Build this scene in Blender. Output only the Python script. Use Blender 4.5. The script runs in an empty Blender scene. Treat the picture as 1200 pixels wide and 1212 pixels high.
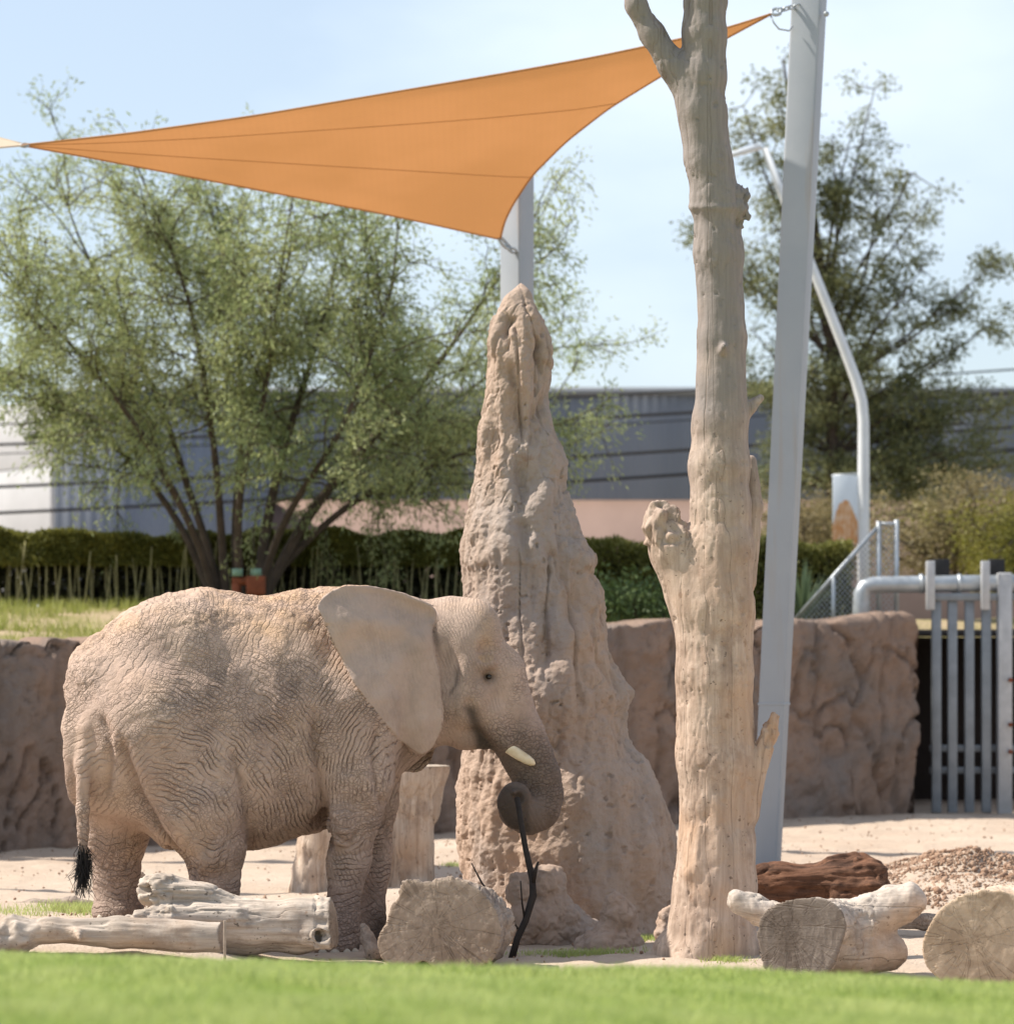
import bpy, math, random
import numpy as np
from mathutils import Vector
random.seed(7)
rng = np.random.default_rng(11)
scene = bpy.context.scene
R = math.radians

# ------------------------------------------------------------------ camera
F, YH, H = 4026.0, 782.0, 1.9          # focal length in px, horizon row, eye height
cam = bpy.data.cameras.new('camera'); camo = bpy.data.objects.new('camera', cam)
scene.collection.objects.link(camo); scene.camera = camo
camo.location = (0, 0, H); camo.rotation_euler = (R(90), 0, 0)
cam.sensor_fit = 'HORIZONTAL'; cam.sensor_width = 36; cam.lens = 36 * F / 1200
cam.shift_y = (YH - 606) / 1200
cam.clip_start = 0.1; cam.clip_end = 3000
cam.dof.use_dof = True; cam.dof.focus_distance = 21.9; cam.dof.aperture_fstop = 2.7

# ------------------------------------------------------------------ light
SUN_EL = R(50); SAZ = math.atan2(0.14, -0.99)          # direction towards the sun in the xy plane
sdir = Vector((math.cos(SAZ) * math.cos(SUN_EL), math.sin(SAZ) * math.cos(SUN_EL), math.sin(SUN_EL)))
w = bpy.data.worlds.new('World'); scene.world = w; w.use_nodes = True
nt = w.node_tree; nt.nodes.clear()
sky = nt.nodes.new('ShaderNodeTexSky'); sky.sky_type = 'NISHITA'; sky.sun_disc = False
sky.sun_elevation = SUN_EL; sky.sun_rotation = math.atan2(sdir.x, sdir.y)
sky.altitude = 400; sky.air_density = 1.0; sky.dust_density = 1.6; sky.ozone_density = 1.0
tc = nt.nodes.new('ShaderNodeTexCoord')
mp = nt.nodes.new('ShaderNodeMapping'); mp.inputs['Scale'].default_value = (3.0, 3.0, 8.0)
nz_ = nt.nodes.new('ShaderNodeTexNoise'); nz_.inputs['Scale'].default_value = 1.5; nz_.inputs['Detail'].default_value = 6
rp = nt.nodes.new('ShaderNodeValToRGB'); rp.color_ramp.elements[0].position = .47; rp.color_ramp.elements[1].position = .74
rp.color_ramp.elements[0].color = (0.34, .34, .34, 1); rp.color_ramp.elements[1].color = (.72, .72, .72, 1)
mx = nt.nodes.new('ShaderNodeMix'); mx.data_type = 'RGBA'; mx.inputs[7].default_value = (7.2, 8.0, 8.9, 1)
bg = nt.nodes.new('ShaderNodeBackground'); bg.inputs['Strength'].default_value = 0.096
wo = nt.nodes.new('ShaderNodeOutputWorld')
L_ = nt.links.new
L_(tc.outputs['Generated'], mp.inputs['Vector']); L_(mp.outputs[0], nz_.inputs['Vector'])
L_(nz_.outputs[0], rp.inputs[0]); L_(rp.outputs[0], mx.inputs[0]); L_(sky.outputs[0], mx.inputs[6])
L_(mx.outputs[2], bg.inputs['Color']); L_(bg.outputs[0], wo.inputs['Surface'])
sl = bpy.data.lights.new('sun', 'SUN'); sl.energy = 5.0; sl.angle = R(0.53); sl.color = (1, .93, .82)
so = bpy.data.objects.new('sun', sl); scene.collection.objects.link(so)
so.rotation_euler = sdir.to_track_quat('Z', 'Y').to_euler(); so.location = (-30, 20, 40)
vs = scene.view_settings; vs.view_transform = 'Standard'; vs.look = 'None'; vs.exposure = 0.66; vs.gamma = 1
vs.use_curve_mapping = False
scene.render.engine = 'CYCLES'

# ------------------------------------------------------------------ helpers
def P(px, py, Y): return np.array([(px - 600) / F * Y, Y, H - (py - YH) / F * Y])
def S(t): t = np.clip(t, 0, 1); return t * t * (3 - 2 * t)

def _hash(ix, iy, iz, seed):
    h = (ix * 374761393 + iy * 668265263 + iz * 2147483647 + seed * 1274126177) & 0xffffffff
    h = ((h ^ (h >> 13)) * 1274126177) & 0xffffffff
    h = ((h ^ (h >> 16)) * 2246822519) & 0xffffffff
    return ((h ^ (h >> 15)) & 0xffffff) / 16777215.0
def vnoise(p, seed=0):
    p = np.asarray(p, float); i = np.floor(p).astype(np.int64); f = p - i; u = f * f * f * (f * (f * 6 - 15) + 10)
    out = 0
    for dx in (0, 1):
        for dy in (0, 1):
            for dz in (0, 1):
                wgt = (u[..., 0] if dx else 1 - u[..., 0]) * (u[..., 1] if dy else 1 - u[..., 1]) * (u[..., 2] if dz else 1 - u[..., 2])
                out = out + wgt * _hash(i[..., 0] + dx, i[..., 1] + dy, i[..., 2] + dz, seed)
    return out * 2 - 1
def fbm(p, scale=1, octs=4, seed=0, gain=.5):
    p = np.asarray(p, float) * scale; a = 1; o = 0
    for k in range(octs): o = o + a * vnoise(p, seed + k * 17); p = p * 2.03 + 13.7; a *= gain
    return o
def cracks(p, cell, seed, warp=.35, aniso=(1, 1, 1)):
    """distance to the borders of jittered 3-d cells, 0 on a crack"""
    q = np.asarray(p, float) / cell * np.array(aniso)
    q = q + warp * np.stack([vnoise(q * 1.3, seed + 1), vnoise(q * 1.3, seed + 2), vnoise(q * 1.3, seed + 3)], -1)
    i = np.floor(q).astype(np.int64); d1 = np.full(q.shape[0], 9.); d2 = d1.copy()
    for dx in (-1, 0, 1):
        for dy in (-1, 0, 1):
            for dz in (-1, 0, 1):
                c = i + np.array([dx, dy, dz])
                c0 = np.stack([c[:, j] + _hash(c[:, 0], c[:, 1], c[:, 2], seed + 31 * j + 5) for j in range(3)], -1)
                d = np.linalg.norm(c0 - q, axis=1)
                d2 = np.where(d < d1, d1, np.minimum(d2, d)); d1 = np.minimum(d1, d)
    return d2 - d1

def mesh_np(name, V, Fq, smooth=True, attrs=None):
    """V (n,3), Fq (m,3|4) -> mesh"""
    me = bpy.data.meshes.new(name); V = np.asarray(V, np.float32); Fq = np.asarray(Fq, np.int32)
    n, k = Fq.shape
    me.vertices.add(len(V)); me.vertices.foreach_set('co', V.ravel())
    me.loops.add(n * k); me.loops.foreach_set('vertex_index', Fq.ravel())
    me.polygons.add(n); me.polygons.foreach_set('loop_start', np.arange(0, n * k, k, dtype=np.int32))
    if smooth: me.polygons.foreach_set('use_smooth', np.ones(n, bool))
    for an, arr in (attrs or {}).items():
        arr = np.asarray(arr, np.float32)
        if arr.ndim == 1:
            a = me.attributes.new(an, 'FLOAT', 'POINT'); a.data.foreach_set('value', arr)
        else:
            a = me.attributes.new(an, 'FLOAT_VECTOR', 'POINT'); a.data.foreach_set('vector', arr.ravel())
    me.update(calc_edges=True); me.validate()
    return me
def O(name, me, mat, parent=None):
    o = bpy.data.objects.new(name, me); scene.collection.objects.link(o)
    if mat is not None and len(me.materials) == 0:
        for m in (mat if isinstance(mat, (list, tuple)) else [mat]): me.materials.append(m)
    if parent is not None:
        o.parent = parent
        if parent.type == 'EMPTY': o.location = -parent.location
    return o
def tag(o, label=None, cat=None, group=None, kind=None):
    for k, v in (('label', label), ('category', cat), ('group', group), ('kind', kind)):
        if v: o[k] = v
    return o
def thing(name, loc, label, cat, group=None):
    o = bpy.data.objects.new(name, None); scene.collection.objects.link(o)
    o.location = Vector([float(x) for x in loc]); o.empty_display_size = .1
    return tag(o, label, cat, group)

def normals(V, Fq):
    a = V[Fq[:, 2]] - V[Fq[:, 0]]; b = (V[Fq[:, 3]] - V[Fq[:, 1]]) if Fq.shape[1] == 4 else (V[Fq[:, 2]] - V[Fq[:, 1]])
    fn = np.cross(a, b); N = np.zeros_like(V)
    for j in range(Fq.shape[1]):
        for c in range(3): N[:, c] += np.bincount(Fq[:, j], fn[:, c], len(V))
    return N / (np.linalg.norm(N, axis=1, keepdims=True) + 1e-12)
def laplace(V, Fq, it=2, lam=.5):
    e = np.concatenate([Fq[:, [j, (j + 1) % Fq.shape[1]]] for j in range(Fq.shape[1])]); e = np.concatenate([e, e[:, ::-1]])
    cnt = np.bincount(e[:, 0], minlength=len(V))[:, None]
    for _ in range(it):
        s = np.stack([np.bincount(e[:, 0], V[e[:, 1], c], len(V)) for c in range(3)], -1)
        V = V * (1 - lam) + lam * s / np.maximum(cnt, 1)
    return V

class Field:
    """signed distance grid: smooth unions of tapered capsules and ellipsoids, meshed by surface nets"""
    def __init__(s, lo, hi, h):
        s.lo = np.array(lo, float); s.h = h; s.n = np.ceil((np.array(hi) - s.lo) / h).astype(int) + 1
        s.D = np.full(s.n, 1., np.float32)
        s.ax = [(s.lo[i] + np.arange(s.n[i]) * h).astype(np.float32) for i in range(3)]
    def win(s, lo, hi):
        a = np.clip(np.floor((np.array(lo) - s.lo) / s.h).astype(int), 0, s.n); b = np.clip(np.ceil((np.array(hi) - s.lo) / s.h).astype(int) + 1, 0, s.n)
        sl_ = tuple(slice(a[i], b[i]) for i in range(3))
        return sl_, s.ax[0][sl_[0]][:, None, None], s.ax[1][sl_[1]][None, :, None], s.ax[2][sl_[2]][None, None, :]
    def put(s, sl_, d, k, sub=False):
        a = s.D[sl_]; d = d.astype(np.float32)
        if sub: a = -a
        t = np.clip(.5 + .5 * (d - a) / k, 0, 1); r = d + (a - d) * t - k * t * (1 - t)
        s.D[sl_] = -r if sub else r
    def cone(s, a, b, ra, rb, k=.05, sub=False):
        a = np.array(a, float); b = np.array(b, float); m = max(ra, rb) + 2 * k + 3 * s.h
        sl_, X, Y, Z = s.win(np.minimum(a, b) - m, np.maximum(a, b) + m)
        ab = b - a; l2 = float(ab @ ab) + 1e-12
        t = np.clip(((X - a[0]) * ab[0] + (Y - a[1]) * ab[1] + (Z - a[2]) * ab[2]) / l2, 0, 1)
        d = np.sqrt((X - a[0] - t * ab[0]) ** 2 + (Y - a[1] - t * ab[1]) ** 2 + (Z - a[2] - t * ab[2]) ** 2) - (ra + (rb - ra) * t)
        s.put(sl_, d, k, sub)
    def chain(s, pts, k=.05):
        for (a, ra), (b, rb) in zip(pts[:-1], pts[1:]): s.cone(a, b, ra, rb, k)
    def ell(s, c, r, k=.05, sub=False):
        c = np.array(c, float); r = np.array(r, float); m = r + 2 * k + 3 * s.h
        sl_, X, Y, Z = s.win(c - m, c + m)
        q = np.sqrt(((X - c[0]) / r[0]) ** 2 + ((Y - c[1]) / r[1]) ** 2 + ((Z - c[2]) / r[2]) ** 2)
        s.put(sl_, (q - 1) * float(r.min()), k, sub)
    def cut(s, p, n):
        """remove everything on the side n points to"""
        n = np.array(n, float) / np.linalg.norm(n); sl_, X, Y, Z = s.win(s.lo, s.lo + s.n * s.h)
        d = (X - p[0]) * n[0] + (Y - p[1]) * n[1] + (Z - p[2]) * n[2]
        s.D = np.maximum(s.D, d.astype(np.float32))
    def mesh(s):
        D = s.D; I = D < 0; nx, ny, nz = D.shape
        c = np.zeros((nx - 1, ny - 1, nz - 1), np.uint8)
        for i in (0, 1):
            for j in (0, 1):
                for k in (0, 1): c += I[i:nx - 1 + i, j:ny - 1 + j, k:nz - 1 + k]
        act = np.argwhere((c > 0) & (c < 8)); vid = np.full(c.shape, -1, np.int32); vid[tuple(act.T)] = np.arange(len(act))
        cor = np.array([[i, j, k] for i in (0, 1) for j in (0, 1) for k in (0, 1)])
        val = np.stack([D[tuple((act + o).T)] for o in cor], 1)
        acc = np.zeros((len(act), 3)); cnt = np.zeros(len(act))
        for a in range(8):
            for b in range(a + 1, 8):
                if np.abs(cor[a] - cor[b]).sum() != 1: continue
                m = (val[:, a] < 0) != (val[:, b] < 0); va = val[m, a]; vb = val[m, b]; t = (va / (va - vb))[:, None]
                acc[m] += cor[a] + t * (cor[b] - cor[a]); cnt[m] += 1
        V = s.lo + (act + acc / cnt[:, None]) * s.h; quads = []
        for ax in range(3):
            sa = [slice(1, -1)] * 3; sb = [slice(1, -1)] * 3; sa[ax] = slice(0, -1); sb[ax] = slice(1, None)
            A = I[tuple(sa)]; B = I[tuple(sb)]
            for flip, m in ((0, A & ~B), (1, ~A & B)):
                e = np.argwhere(m); off = np.array([1, 1, 1]); off[ax] = 0; e = e + off
                u, v = [(1, 2), (2, 0), (0, 1)][ax]; du = np.zeros(3, int); dv = np.zeros(3, int); du[u] = 1; dv[v] = 1
                q = np.stack([vid[tuple((e - du - dv).T)], vid[tuple((e - dv).T)], vid[tuple(e.T)], vid[tuple((e - du).T)]], 1)
                quads.append(q[:, ::-1] if flip else q)
        Q = np.concatenate(quads); Q = Q[(Q >= 0).all(1)]
        return V, Q

def tubes(paths, seg=6, caps=False):
    """paths: list of (pts (n,3), radii (n,)) -> V, F quads"""
    Vs, Fs, base = [], [], 0
    for pts, rad in paths:
        pts = np.asarray(pts, float); rad = np.asarray(rad, float); n = len(pts)
        T = np.gradient(pts, axis=0); T /= np.linalg.norm(T, axis=1, keepdims=True) + 1e-12
        ref = np.array([0, 0, 1.]) if abs(T[0, 2]) < .9 else np.array([1., 0, 0])
        U = np.cross(T, ref); U /= np.linalg.norm(U, axis=1, keepdims=True) + 1e-12; W = np.cross(T, U)
        a = np.linspace(0, 2 * np.pi, seg, endpoint=False)
        V = pts[:, None] + rad[:, None, None] * (np.cos(a)[None, :, None] * U[:, None] + np.sin(a)[None, :, None] * W[:, None])
        V = V.reshape(-1, 3); i = np.arange(n - 1)[:, None] * seg; j = np.arange(seg)[None]
        q = np.stack([i + j, i + (j + 1) % seg, i + seg + (j + 1) % seg, i + seg + j], -1).reshape(-1, 4)
        if caps:
            V = np.concatenate([V, pts[:1], pts[-1:]]); c0 = n * seg; jj = np.arange(seg)
            q = np.concatenate([q, np.stack([jj * 0 + c0, (jj + 1) % seg, jj, jj * 0 + c0], -1)[:, [0, 1, 2, 2]] * 1,
                                np.stack([jj * 0 + c0 + 1, (n - 1) * seg + jj, (n - 1) * seg + (jj + 1) % seg], -1)[:, [0, 1, 2, 2]]])
        Vs.append(V); Fs.append(q + base); base += len(V)
    return np.concatenate(Vs), np.concatenate(Fs)
def tube_mesh(name, paths, seg=8):
    """capped tubes, triangles so that the caps are clean"""
    Vs, Fs, base = [], [], 0
    for p in paths:
        V, q = tubes([p], seg); n = len(V)
        tri = np.concatenate([q[:, [0, 1, 2]], q[:, [0, 2, 3]]])
        j = np.arange(seg); V = np.concatenate([V, [np.asarray(p[0][0])], [np.asarray(p[0][-1])]])
        tri = np.concatenate([tri, np.stack([0 * j + n, (j + 1) % seg, j], 1), np.stack([0 * j + n + 1, n - seg + j, n - seg + (j + 1) % seg], 1)])
        Vs.append(V); Fs.append(tri + base); base += len(V)
    return mesh_np(name, np.concatenate(Vs), np.concatenate(Fs))
def box_mesh(name, boxes, bevel=0.0):
    """boxes: list of (centre, half sizes, rotation z)"""
    Vs, Fs, base = [], [], 0
    c8 = np.array([[x, y, z] for x in (-1, 1) for y in (-1, 1) for z in (-1, 1)], float)
    fq = np.array([[0, 1, 3, 2], [4, 6, 7, 5], [0, 4, 5, 1], [2, 3, 7, 6], [0, 2, 6, 4], [1, 5, 7, 3]])
    for b in boxes:
        c, hs = np.array(b[0], float), np.array(b[1], float); rz = b[2] if len(b) > 2 else 0
        v = c8 * hs; cs, sn = math.cos(rz), math.sin(rz)
        v = np.stack([v[:, 0] * cs - v[:, 1] * sn, v[:, 0] * sn + v[:, 1] * cs, v[:, 2]], 1) + c
        Vs.append(v); Fs.append(fq + base); base += 8
    me = mesh_np(name, np.concatenate(Vs), np.concatenate(Fs), smooth=False)
    if bevel:
        import bmesh
        bm = bmesh.new(); bm.from_mesh(me); bmesh.ops.bevel(bm, geom=bm.edges[:], offset=bevel, segments=2, affect='EDGES', profile=.5); bm.to_mesh(me); bm.free()
    return me
def prism(name, base, top, hw0, hw1, rz=0, bevel=.01):
    """square leaning column"""
    c = np.array([[-1, -1], [1, -1], [1, 1], [-1, 1]], float); cs, sn = math.cos(rz), math.sin(rz)
    c = np.stack([c[:, 0] * cs - c[:, 1] * sn, c[:, 0] * sn + c[:, 1] * cs], 1)
    V = np.concatenate([np.c_[c * hw0, np.zeros(4)] + base, np.c_[c * hw1, np.zeros(4)] + top])
    Fq = [[3, 2, 1, 0], [4, 5, 6, 7]] + [[i, (i + 1) % 4, 4 + (i + 1) % 4, 4 + i] for i in range(4)]
    me = mesh_np(name, V, Fq, smooth=False)
    import bmesh
    bm = bmesh.new(); bm.from_mesh(me); bmesh.ops.bevel(bm, geom=bm.edges[:], offset=bevel, segments=3, affect='EDGES', profile=.5); bm.to_mesh(me); bm.free()
    return me
def leaves(C, L, W, tilt=None, jit=.4, fold=True):
    """C (n,3) leaf positions, pointing along tilt (n,3) -> rhombic leaf faces"""
    n = len(C); d = rng.normal(size=(n, 3)) if tilt is None else tilt + jit * rng.normal(size=(n, 3))
    d /= np.linalg.norm(d, axis=1, keepdims=True) + 1e-9
    s_ = np.cross(d, rng.normal(size=(n, 3))); s_ /= np.linalg.norm(s_, axis=1, keepdims=True) + 1e-9
    L = (L * rng.uniform(.6, 1.3, n))[:, None]; W = (W * rng.uniform(.7, 1.2, n))[:, None]
    V = np.stack([C, C + d * L * .5 + s_ * W, C + d * L, C + d * L * .5 - s_ * W], 1).reshape(-1, 3)
    return V, np.arange(4 * n).reshape(-1, 4)
def blades(C, hgt, wid, lean=.35):
    n = len(C); a = rng.uniform(0, 2 * np.pi, n); hh = hgt * rng.uniform(.5, 1.25, n)
    s_ = np.stack([np.cos(a), np.sin(a), 0 * a], 1) * wid; b = rng.normal(size=(n, 3)) * lean * hh[:, None]; b[:, 2] = 0
    up = np.stack([0 * a, 0 * a, hh], 1)
    V = np.stack([C - s_, C + s_, C + s_ * .6 + up * .6 + b * .45, C - s_ * .6 + up * .6 + b * .45, C + up * .98 + b], 1).reshape(-1, 3)
    i = np.arange(n)[:, None] * 5
    Fq = np.concatenate([i + [0, 1, 2], i + [0, 2, 3], i + [3, 2, 4]]).reshape(-1, 3)
    return V, Fq

# ------------------------------------------------------------------ materials
class NT:
    def __init__(s, name, rough=.8, spec=.25):
        s.m = bpy.data.materials.new(name); s.m.use_nodes = True; s.t = s.m.node_tree; s.t.nodes.clear()
        s.out = s.n('ShaderNodeOutputMaterial'); s.b = s.n('ShaderNodeBsdfPrincipled')
        s.b.inputs['Roughness'].default_value = rough; s.b.inputs['Specular IOR Level'].default_value = spec
        s.l(s.b.outputs[0], s.out.inputs[0])
    def n(s, t): return s.t.nodes.new(t)
    def l(s, a, b): s.t.links.new(a, b)
    def coord(s, scale=(1, 1, 1), rot=(0, 0, 0), src='Object'):
        c = s.n('ShaderNodeTexCoord'); m = s.n('ShaderNodeMapping'); m.inputs['Scale'].default_value = scale; m.inputs['Rotation'].default_value = rot
        s.l(c.outputs[src], m.inputs[0]); return m.outputs[0]
    def noise(s, vec, scale, detail=4, rough=.55, dist=0):
        t = s.n('ShaderNodeTexNoise'); t.inputs['Scale'].default_value = scale; t.inputs['Detail'].default_value = detail
        t.inputs['Roughness'].default_value = rough; t.inputs['Distortion'].default_value = dist; s.l(vec, t.inputs['Vector']); return t.outputs[0]
    def vor(s, vec, scale, feature='DISTANCE_TO_EDGE'):
        t = s.n('ShaderNodeTexVoronoi'); t.feature = feature; t.inputs['Scale'].default_value = scale; s.l(vec, t.inputs['Vector']); return t.outputs['Distance']
    def ramp(s, fac, stops):
        r = s.n('ShaderNodeValToRGB'); e = r.color_ramp.elements
        while len(e) < len(stops): e.new(.5)
        for el, (p, c) in zip(e, stops): el.position = p; el.color = (c, c, c, 1) if isinstance(c, (int, float)) else (*c, 1)
        s.l(fac, r.inputs[0]); return r.outputs[0]
    def mix(s, fac, a, b, mode='MIX'):
        m = s.n('ShaderNodeMix'); m.data_type = 'RGBA'; m.blend_type = mode
        for sock, v in ((m.inputs[0], fac), (m.inputs[6], a), (m.inputs[7], b)):
            if hasattr(v, 'is_linked'): s.l(v, sock)
            elif isinstance(v, (int, float)): sock.default_value = v
            else: sock.default_value = (*v, 1)
        return m.outputs[2]
    def math(s, op, a, b=0.):
        m = s.n('ShaderNodeMath'); m.operation = op
        for i, v in enumerate((a, b)):
            if hasattr(v, 'is_linked'): s.l(v, m.inputs[i])
            else: m.inputs[i].default_value = v
        return m.outputs[0]
    def attr(s, name, out='Fac'):
        a = s.n('ShaderNodeAttribute'); a.attribute_name = name; return a.outputs[out]
    def bump(s, hgt, dist, strength=1., prev=None):
        b = s.n('ShaderNodeBump'); b.inputs['Distance'].default_value = dist; b.inputs['Strength'].default_value = strength
        s.l(hgt, b.inputs['Height'])
        if prev is not None: s.l(prev, b.inputs['Normal'])
        return b.outputs[0]
    def done(s, col, nrm=None):
        if hasattr(col, 'is_linked'): s.l(col, s.b.inputs['Base Color'])
        else: s.b.inputs['Base Color'].default_value = (*col, 1)
        if nrm is not None: s.l(nrm, s.b.inputs['Normal'])
        return s.m
    def translucent(s, col, fac, nrm=None):
        t = s.n('ShaderNodeBsdfTranslucent'); m = s.n('ShaderNodeMixShader'); m.inputs[0].default_value = fac
        if hasattr(col, 'is_linked'): s.l(col, t.inputs[0]); s.l(col, s.b.inputs['Base Color'])
        else: t.inputs[0].default_value = (*col, 1); s.b.inputs['Base Color'].default_value = (*col, 1)
        s.l(s.b.outputs[0], m.inputs[1]); s.l(t.outputs[0], m.inputs[2]); s.l(m.outputs[0], s.out.inputs[0]); return s.m

def m_plain(name, col, rough=.6, metal=0, var=.25, scale=3, spec=.3):
    n = NT(name, rough, spec); n.b.inputs['Metallic'].default_value = metal; v = n.coord()
    f = n.ramp(n.noise(v, scale, 6, .65), [(.3, 1 - var), (.7, 1 + var * .4)])
    return n.done(n.mix(1., col, f, 'MULTIPLY'), n.bump(n.noise(v, scale * 20, 3), .002, .4))
def m_leaf(name, c1, c2, fac=.35, scale=1.2):
    n = NT(name, .55, .3); v = n.coord(); f = n.noise(v, scale, 4); g = n.noise(v, scale * 40, 1)
    c = n.mix(n.ramp(f, [(.35, 0.), (.65, 1.)]), c1, c2); c = n.mix(n.ramp(g, [(.35, 0.), (.75, .45)]), c, (c2[0] * 1.5, c2[1] * 1.25, c2[2] * .9))
    return n.translucent(c, fac)
def m_wood(name, c1, c2, grain=(1, 1, .08), rot=(0, 0, 0), cutc=None, bump=.014, stain=(.20, .10, .05), aloft_shade=None):
    """weathered barkless wood, grain along local z of the mapping; attribute 'cut' marks sawn faces"""
    n = NT(name, .85, .2); v = n.coord(grain, rot); v0 = n.coord()
    g = n.noise(v, 22, 6, .7, .6); big = n.noise(v0, 1.6, 4); sp = n.noise(v0, 14, 3)
    c = n.mix(n.ramp(g, [(.32, 0.), (.66, 1.)]), tuple(q * .80 for q in c1), tuple(q * 1.06 for q in c2))
    c = n.mix(n.ramp(n.noise(v, 5, 5, .65), [(.5, 0.), (.68, .5)]), c, tuple(q * .52 for q in c1)); c = n.mix(n.ramp(n.noise(v0, 3.3, 6, .7), [(.5, 0.), (.62, .6)]), c, (c1[0] * .62, c1[1] * .58, c1[2] * .56))
    c = n.mix(n.ramp(n.noise(v0, 30, 2), [(.675, 0.), (.71, .8)]), c, tuple(q * .28 for q in c1))
    c = n.mix(n.ramp(big, [(.48, 0.), (.7, .55)]), c, (c2[0] * .95, c2[1] * .74, c2[2] * .55))
    c = n.mix(n.ramp(sp, [(.68, 0.), (.74, .5)]), c, stain)
    if aloft_shade:
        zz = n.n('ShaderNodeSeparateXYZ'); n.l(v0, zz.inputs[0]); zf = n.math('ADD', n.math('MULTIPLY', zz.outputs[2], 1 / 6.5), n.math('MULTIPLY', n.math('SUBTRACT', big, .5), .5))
        c = n.mix(n.ramp(zf, [(.38, 0.), (.60, .95)]), c, n.mix(n.ramp(g, [(.3, 0.), (.7, 1.)]), aloft_shade, tuple(q * 1.35 for q in aloft_shade)))  # upper trunk greyed and darkened in colour to stand for sail shade
    crack = n.ramp(n.math('ABSOLUTE', n.math('SUBTRACT', n.noise(n.coord(tuple(q * (.35 if q < .5 else 1) for q in grain), rot), 5, 3, .5, .3), .5)), [(0., 0.), (.012, 1.)])
    c = n.mix(n.math('MULTIPLY', n.math('SUBTRACT', 1., crack), n.ramp(big, [(.4, 0.), (.6, .5)])), c, (c1[0] * .35, c1[1] * .33, c1[2] * .3))
    nb = n.bump(g, bump * .55, .75); nb = n.bump(n.noise(v0, 9, 5, .6), .012, .5, nb); nb = n.bump(n.noise(v0, 60, 3), .0025, .5, nb); nb = n.bump(crack, .006, .6, nb)
    if cutc:
        a = n.attr('cut'); rv = n.attr('rings'); wv = n.noise(v0, 9, 4); rr = n.math('ADD', n.math('MULTIPLY', rv, 165.), n.math('MULTIPLY', wv, 9.))
        ring = n.math('SINE', rr); rc_ = n.ramp(ring, [(0., 0.), (1., 1.)])
        cc = n.mix(n.ramp(ring, [(.2, .16), (1., 0.)]), cutc, (cutc[0] * .62, cutc[1] * .56, cutc[2] * .5))
        cc = n.mix(n.ramp(n.noise(v0, 4, 6, .7), [(.42, 0.), (.62, .75)]), cc, (cutc[0] * .55, cutc[1] * .5, cutc[2] * .46))
        rad_ = n.ramp(n.math('ABSOLUTE', n.math('SUBTRACT', n.noise(n.attr('rdir', 'Vector'), 3.2, 3, .6), .5)), [(0., 0.), (.02, 1.)])
        cc = n.mix(n.math('MULTIPLY', n.math('SUBTRACT', 1., rad_), n.ramp(n.noise(v0, 4, 3), [(.42, .05), (.62, .8)])), cc, (cutc[0] * .3, cutc[1] * .27, cutc[2] * .24))
        saw = n.noise(n.coord((.12, 1, 1), (0, .5, 0)), 60, 3); cc = n.mix(n.ramp(saw, [(.4, 0.), (.7, .3)]), cc, (cutc[0] * .65, cutc[1] * .62, cutc[2] * .6))
        c = n.mix(a, c, cc)
        nb = n.bump(n.mix(a, (1., 1., 1.), rad_), .006, .6, nb)
        nb = n.bump(n.mix(a, (1., 1., 1.), rc_), .002, .35, nb)
    return n.done(c, nb)

# ================================================================== SETTING
def gz(x, y):
    """height of the dirt yard"""
    x = np.asarray(x, float); y = np.asarray(y, float)
    z = .20 * S((-1.3 - x) / 1.0) * S((y - 19.6) / 1.6) * S((26.5 - y) / 3.)
    p = np.stack([x, y, 0 * x], -1)
    z = z + .025 * fbm(p, .8, 3, 3) * S((y - 19) / 2.)
    hx, hy = 3.95, 28.5; z = z + .26 * np.exp(-(((x - hx) / 1.0) ** 2 + ((y - hy) / 1.3) ** 2)) * (1 + .3 * fbm(p, 3, 3, 8))
    return z
def axis(lo, hi, flo, fhi, step, gr=1.35):
    a = list(np.arange(flo, fhi + 1e-6, step)); s_ = step
    while a[-1] < hi: s_ *= gr; a.append(a[-1] + s_)
    s_ = step; b = [flo]
    while b[-1] > lo: s_ *= gr; b.append(b[-1] - s_)
    return np.array(b[::-1][:-1] + a)
def sheet(name, xs, ys, zf, mat, disp=None):
    X, Y = np.meshgrid(xs, ys); Z = zf(X, Y); n, m = X.shape
    V = np.stack([X, Y, Z], -1).reshape(-1, 3); i = np.arange(n - 1)[:, None] * m; j = np.arange(m - 1)[None]
    q = np.stack([i + j, i + j + 1, i + m + j + 1, i + m + j], -1).reshape(-1, 4)
    return O(name, mesh_np(name, V, q), mat)

n = NT('dirt', .95, .1); v = n.coord()
c = n.mix(n.ramp(n.noise(v, .45, 5), [(.35, 0.), (.65, 1.)]), (.43, .335, .262), (.505, .415, .335))
c = n.mix(n.ramp(n.noise(v, 9, 6, .7), [(.45, 0.), (.75, .5)]), c, (.37, .285, .215))
c = n.mix(n.ramp(n.noise(v, 60, 2), [(.62, 0.), (.72, .5)]), c, (.30, .22, .16))
nb = n.bump(n.noise(v, 7, 8, .7), .05, .7); nb = n.bump(n.noise(v, 55, 4), .012, .7, nb)
m_dirt = n.done(c, nb)
xs = axis(-500, 500, -6.5, 6.8, .07); ys = axis(-40, 1200, 18.2, 43, .09)
def gfine(x, y): return gz(x, y) + .012 * fbm(np.stack([x, y, 0 * x], -1), 4.5, 3, 21) * S((y - 18) / 2)
tag(sheet('ground', xs, ys, gfine, m_dirt), 'pale sandy dirt of the elephant yard', None, None, 'structure')

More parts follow.
